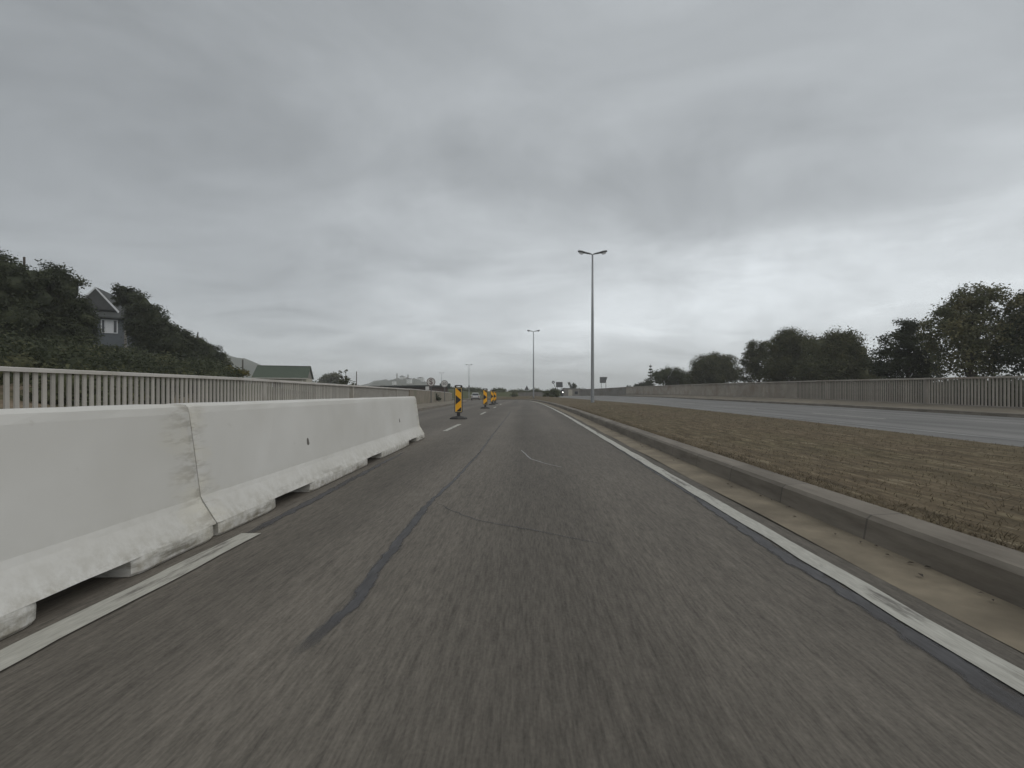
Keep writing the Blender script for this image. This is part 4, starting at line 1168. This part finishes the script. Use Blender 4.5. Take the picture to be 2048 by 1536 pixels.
def house_green():
    y = 74; s = F / y
    c = at(556, 742, y); bz = float(terrain(c.x, y)) - .2
    t = thing('green_roofed_house', 'cream house with a pitched green sheet roof behind the left railing', 'house', (c.x, y + 2, bz), R(17))
    ze = H + (VY - 756) / s - bz; zr = H + (VY - 731) / s - bz
    L2, D2 = 4.1, 3.2
    build('wall', G().box(-L2 + .25, L2 - .25, -D2 + .3, D2 - .3, -.3, ze - .02), M['cream'], t)
    gb = G().loft([[(-L2 + .25, -D2 + .35, ze - .02), (-L2 + .25, D2 - .35, ze - .02), (-L2 + .25, 0, zr - .25)], [(L2 - .25, -D2 + .35, ze - .02), (L2 - .25, D2 - .35, ze - .02), (L2 - .25, 0, zr - .25)]])
    build('gable', gb, M['grey_plaster'], t)
    rf = G()
    for q in (-1, 1):
        rings = []
        for i in range(59):
            x = -L2 + 2 * L2 * i / 58; dz = .018 * (i % 2)
            rings.append([(x, q * D2, ze + dz), (x, 0, zr + dz), (x, 0, zr + dz - .07), (x, q * D2, ze + dz - .07)])
        rf.loft(rings)
    r_ = build('roof', rf, M['roof_green'], t)
    build('ridge_cap', G().tube([(-L2, 0, zr + .03), (L2, 0, zr + .03)], .07, 8), M['roof_green'], r_)
    build('gutter', G().box(-L2, L2, -D2 - .12, -D2 - .01, ze - .14, ze - .0), M['conc_rail'], t)
    for x in (-L2 + .5, L2 - .8):
        build('downpipe', G().tube([(x, -D2 + .05, ze - .1), (x, -D2 + .05, 0)], .05, 8), M['conc_rail'], t)
    f = G()
    wn = build('window', G().box(-1.2, .3, -D2 + .26, -D2 + .299, ze - 1.7, ze - .5), M['white_trim'], t)
    build('pane', G().box(-1.1, .2, -D2 + .245, -D2 + .259, ze - 1.6, ze - .6), M['glass'], wn)
    build('verge_board', G().prism([(-D2, ze), (0, zr + .02), (D2, ze), (D2, ze - .18), (0, zr - .16), (-D2, ze - .18)], -L2 - .04, -L2, Matrix.Rotation(R(90), 4, 'Z') @ Matrix.Scale(-1, 4, (0, 1, 0))) if True else None, M['roof_dark'], t)
house_green()

def brown_block():
    y = 62; a = at(700, 770, y + 10); b = at(851, 772, y)
    cx_ = (a.x + b.x) / 2; dx = b.x - a.x; dyy = b.y - a.y
    ang = math.atan2(dyy, dx); Ln = math.hypot(dx, dyy)
    zt = (a.z + b.z) / 2
    t = thing('long_low_building', 'long low dark brown building with a flat roof behind the left railing', 'building', (cx_, (a.y + b.y) / 2 + 2, -.4), ang)
    build('wall', G().box(-Ln / 2 + .2, Ln / 2 - .2, .2, 4, -.3, zt + .4 - .25), M['brown_roof'], t)
    rf = G().box(-Ln / 2, Ln / 2, 0, 4.4, zt + .4 - .249, zt + .4); build('roof', rf, M['roof_dark'], t)
    for x in (-3.5, -.5, 2.5):
        wn = build('window', G().box(x - .6, x + .6, .16, .199, .7, 1.5), M['grey_plaster'], t); build('pane', G().box(x - .5, x + .5, .145, .159, .8, 1.4), M['glass'], wn)
brown_block()

def grey_building():
    y = 112; a = at(1127, 776, y); b = at(1160.5, 778, y); bz = .2
    cx_ = (a.x + b.x) / 2; hw = (b.x - a.x) / 2; zt = a.z - bz
    t = thing('flat_roofed_building', 'small grey flat roofed building beside the oncoming motorcycle', 'building', (cx_, y, bz))
    build('wall', G().box(-hw, hw, 0, 4, -.4, zt - .1), M['grey_plaster'], t)
    build('roof', G().loft([[(-hw - .1, -.1, zt - .1), (hw + .1, -.1, zt - .1), (hw + .1, 4.1, zt - .1), (-hw - .1, 4.1, zt - .1)], [(-hw - .1, -.1, zt), (hw + .1, -.1, zt - .12), (hw + .1, 4.1, zt - .12), (-hw - .1, 4.1, zt)]]), M['roof_dark'], t)
    build('door', G().box(-.9, .1, -.03, -.002, -.05, zt - .45), M['cream'], t)
    build('window', G().box(.7, 1.5, -.03, -.002, .5, 1.2), M['glass'], t)
grey_building()

# ----------------------------------------------------------------------------
# far misty hills and the town on the headland
def hills(profile, y, depth, base, label, step=3, rough=1.2, seed=1):
    rg = np.random.default_rng(seed); s = y / F
    px = np.arange(profile[0][0], profile[-1][0] + .1, step)
    top = np.interp(px, [p[0] for p in profile], [p[1] for p in profile])
    rings = []
    rows = [(-.5, 0.0), (-.36, .35), (-.22, .68), (-.10, .92), (0, 1.0), (.12, .9), (.3, .5), (.5, 0)]
    g = G()
    for i, (p, q) in enumerate(zip(px, top)):
        zt = H - (q - VY) * s; x = (p - VX) * s
        e = 1.0
        rings.append([(x, y + depth * a, base + (zt - base) * k * e + (rg.normal() * rough * k)) for a, k in rows])
    g.loft(rings, closed=False, caps=False)
    o = build('hills', g, M['hill'], None, True); o['kind'] = 'structure'; o['label'] = label
hills([(380, 690), (440, 706), (465, 714), (490, 720), (515, 729), (545, 738), (590, 756), (640, 775), (680, 787)], 520, 260, -2, 'misty hill falling behind the green roofed house', 4, .9, 2)
hills([(690, 776), (715, 772), (740, 768), (760, 760), (778, 763), (800, 772), (830, 785)], 900, 250, -2, 'faint hill in the haze', 3, .8, 3)
hills([(742, 786), (750, 774), (757, 764), (768, 760), (780, 762), (792, 758), (806, 757), (822, 757), (842, 758), (850, 764), (866, 770), (885, 780), (905, 787)], 640, 180, -2, 'hazy headland carrying a small town', 2, .8, 4)
def far_house(label, px0, px1, py0, py1, y, tower=False):
    s = y / F; a = at((px0 + px1) / 2, py1, y); w2 = (px1 - px0) / 2 * s; hh = (py1 - py0) * s
    t = thing('tower' if tower else 'distant_house', label, 'tower' if tower else 'house', a)
    if tower:
        build('shaft', G().box(-w2, w2, 0, 2 * w2, -3, hh * .7), M['grey_plaster'], t)
        build('spire', G().loft([[(-w2, 0, hh * .701), (w2, 0, hh * .701), (w2, 2 * w2, hh * .701), (-w2, 2 * w2, hh * .701)], [(-.1, w2 - .1, hh), (.1, w2 - .1, hh), (.1, w2 + .1, hh), (-.1, w2 + .1, hh)]]), M['roof_dark'], t)
    else:
        build('wall', G().box(-w2, w2, 0, 8, -3, hh * .65), M['far_white'], t)
        build('roof', G().prism([(-w2 - .3, hh * .652), (w2 + .3, hh * .652), (0, hh)], -.4, 8.4), M['roof_dark'], t)
far_house('left thin tower on the hazy headland skyline', 792.6, 794.6, 746, 758, 620, True)
far_house('right thin tower on the hazy headland skyline', 814.8, 816.8, 748, 758, 620, True)
far_house('low house with a peaked roof between the two hazy towers', 799, 808, 751, 757.5, 622)
far_house('pale house on the headland below the right tower', 813, 821, 756, 762, 545)
far_house('pale house at the left foot of the hazy headland', 784, 789, 761, 765, 545)
far_house('long roofed house near the right end of the hazy headland', 834, 846, 754, 759, 625)

# ----------------------------------------------------------------------------
# white car going round the bend
def car():
    y = 89.0; x = (950.8 - VX) / F * y
    t = thing('white_car', 'small white car driving away round the bend', 'car', (x, y, zA(y)), R(6))
    hw = .83
    # lower body: sections along the length (rear at y=0)
    def sec(y_, z0, z1, w_, k=.08): return [(-w_ + k, y_, z0), (w_ - k, y_, z0), (w_, y_, z0 + k), (w_, y_, z1 - k), (w_ - k, y_, z1), (-w_ + k, y_, z1), (-w_, y_, z1 - k), (-w_, y_, z0 + k)]
    b = G().loft([sec(0, .36, .80, hw - .06), sec(.12, .26, .88, hw), sec(1.2, .24, .90, hw), sec(2.9, .24, .92, hw), sec(3.7, .26, .84, hw - .02), sec(3.95, .34, .68, hw - .12)])
    body = build('body', b, M['car_white'], t)
    cb = G().loft([[(-hw + .06, .10, .885), (hw - .06, .10, .885), (hw - .05, 2.95, .915), (-hw + .05, 2.95, .915)], [(-hw + .22, .42, 1.40), (hw - .22, .42, 1.40), (hw - .22, 2.2, 1.42), (-hw + .22, 2.2, 1.42)], [(-hw + .30, .55, 1.46), (hw - .30, .55, 1.46), (hw - .30, 2.05, 1.47), (-hw + .30, 2.05, 1.47)]])
    build('cabin', cb, M['car_white'], t)
    def face(p, n=.008): return p
    rw = G().loft([[(-hw + .15, .112, .94), (hw - .15, .112, .94), (hw - .255, .378, 1.36), (-hw + .255, .378, 1.36)], [(-hw + .15, .140, .94), (hw - .15, .140, .94), (hw - .255, .40, 1.36), (-hw + .255, .40, 1.36)]])
    build('rear_window', rw, M['glass'], t)
    for s in (-1, 1):
        sw = G().loft([[(s * (hw - .045), .5, .95), (s * (hw - .04), 2.6, .96), (s * (hw - .195), 2.15, 1.36), (s * (hw - .195), .6, 1.36)], [(s * (hw - .09), .5, .95), (s * (hw - .09), 2.6, .96), (s * (hw - .24), 2.15, 1.36), (s * (hw - .24), .6, 1.36)]])
        build('side_window', sw, M['glass'], t)
        build('tail_light', G().rbox(s * .66 - .08, s * .66 + .08, -.02, .10, .58, .82, .015), M['red_lens'], t)
        build('mirror', G().rbox(s * .93 - .08, s * .93 + .08, 2.45, 2.6, .92, 1.06, .03), M['car_white'], t)
        for wy in (.75, 3.15):
            wm = G(); an = [2 * math.pi * k / 20 for k in range(20)]
            wm.loft([[(s * xx, wy + r * math.cos(a), .30 + r * math.sin(a)) for a in an] for xx, r in ((.66, .24), (.67, .295), (.80, .295), (.845, .27), (.846, .17))])
            wh = build('wheel', wm, M['tyre'], t)
            build('rim', G().loft([[(s * xx, wy + r * math.cos(a), .30 + r * math.sin(a)) for a in an] for xx, r in ((.835, .17), (.85, .165), (.853, .03))]), M['galv'], wh)
    build('bumper', G().rbox(-hw + .02, hw - .02, -.07, .12, .28, .50, .04), M['black'], t)
    build('number_plate', G().rbox(-.25, .25, -.03, -.005, .60, .72, .006), M['sign_white'], t)
car()

def motorcycle():
    y = 100.0; x = 70.6 / F * y; z = other_at(x, y, 0)[1]
    t = thing('motorcycle', 'oncoming motorcycle with its headlight on beside the median bush', 'motorcycle', (x, y, z), R(4))
    an = [2 * math.pi * k / 22 for k in range(22)]
    def wheel(yc, w_):
        g = G(); n2 = 8
        for a in an:
            g.v += [(w_ * math.cos(b), yc + (.30 + .055 * math.sin(b)) * math.cos(a), .33 + (.27 + .055 * math.sin(b)) * math.sin(a)) for b in [2 * math.pi * j / n2 for j in range(n2)]]
        for i in range(22):
            for j in range(n2):
                a, b = i * n2 + j, i * n2 + (j + 1) % n2; c, d_ = ((i + 1) % 22) * n2 + j, ((i + 1) % 22) * n2 + (j + 1) % n2
                g.f.append((a, b, d_, c))
        return g
    for yc, w_ in ((0, .06), (1.42, .085)):
        wm = build('wheel', wheel(yc, w_), M['tyre'], t, True)
        build('rim', G().loft([[(xx, yc + r * math.cos(a), .33 + r * math.sin(a)) for a in an] for xx, r in ((-.03, .24), (.03, .24), (.03, .03), (-.03, .03))]), M['steel_dark'], wm)
    for s in (-1, 1): build('fork', G().tube([(s * .10, 0, .33), (s * .10, .30, .98)], .03, 8), M['galv'], t)
    build('fuel_tank', G().loft([[(-.05, .35, .72), (.05, .35, .72), (.05, .35, .85), (-.05, .35, .85)], [(-.15, .5, .70), (.15, .5, .70), (.13, .5, .98), (-.13, .5, .98)], [(-.14, .8, .70), (.14, .8, .70), (.12, .8, .92), (-.12, .8, .92)], [(-.11, 1.5, .72), (.11, 1.5, .72), (.11, 1.5, .84), (-.11, 1.5, .84)]]), M['black'], t)
    build('engine', G().rbox(-.20, .20, .5, .95, .28, .70, .05), M['steel_dark'], t)
    fa = build('fairing', G().loft([[(-.12, .02, .80), (.12, .02, .80), (.10, .02, 1.0), (-.10, .02, 1.0)], [(-.24, .18, .70), (.24, .18, .70), (.20, .18, 1.10), (-.20, .18, 1.10)], [(-.26, .35, .6), (.26, .35, .6), (.16, .35, 1.2), (-.16, .35, 1.2)]]), M['black'], t)
    build('headlight', disc(0, .13, -.03, .015, .92, 20), M['headlight'], t)
    build('handlebar', G().tube([(-.36, .42, 1.04), (-.1, .32, 1.06), (.1, .32, 1.06), (.36, .42, 1.04)], .018, 8), M['black'], t)
    # rider: one skinned body
    p = thing('person', 'rider in dark clothes and pale helmet sitting on the oncoming motorcycle', 'person', (x, y + .0, z), R(4))
    J = {'pel': (0, .95, .90, .15), 'spn': (0, .86, 1.14, .155), 'chs': (0, .76, 1.34, .17), 'nk': (0, .70, 1.49, .07), 'hd': (0, .67, 1.56, .08)}
    for s, q in ((-1, 'l'), (1, 'r')):
        J |= {q + 'sh': (s * .19, .74, 1.40, .075), q + 'el': (s * .34, .58, 1.18, .055), q + 'wr': (s * .33, .44, 1.07, .04), q + 'ha': (s * .31, .41, 1.05, .042),
              q + 'hp': (s * .11, .93, .86, .11), q + 'kn': (s * .26, .52, .80, .075), q + 'an': (s * .23, .82, .42, .05), q + 'to': (s * .24, .64, .37, .045)}
    names = list(J); E = [('pel', 'spn'), ('spn', 'chs'), ('chs', 'nk'), ('nk', 'hd')]
    for q in 'lr': E += [('chs', q + 'sh'), (q + 'sh', q + 'el'), (q + 'el', q + 'wr'), (q + 'wr', q + 'ha'), ('pel', q + 'hp'), (q + 'hp', q + 'kn'), (q + 'kn', q + 'an'), (q + 'an', q + 'to')]
    me = bpy.data.meshes.new('body'); me.from_pydata([J[k][:3] for k in names], [(names.index(a), names.index(b)) for a, b in E], []); me.update()
    bo = link('body', me, M['jacket'], p)
    bo.modifiers.new('skin', 'SKIN'); bo.modifiers.new('sub', 'SUBSURF').render_levels = 1
    if not me.skin_vertices: me.attributes
    sv = me.skin_vertices[0].data if len(me.skin_vertices) else None
    if sv:
        for i, k in enumerate(names): sv[i].radius = (J[k][3], J[k][3])
        sv[0].use_root = True
    he = G().lathe([(.02, -.13), (.11, -.11), (.135, -.02), (.13, .07), (.085, .13), (.01, .15)], (0, .65, 1.66), 16)
    hm = build('helmet', he, M['helmet'], p, True)
    build('visor', G().loft([[(.115 * math.sin(a), .65 - .142 * math.cos(a) , 1.62 + dz) for a in [R(v) for v in range(-60, 61, 15)]] for dz in (0, .08)], closed=False, caps=False), M['glass'], hm)
motorcycle()
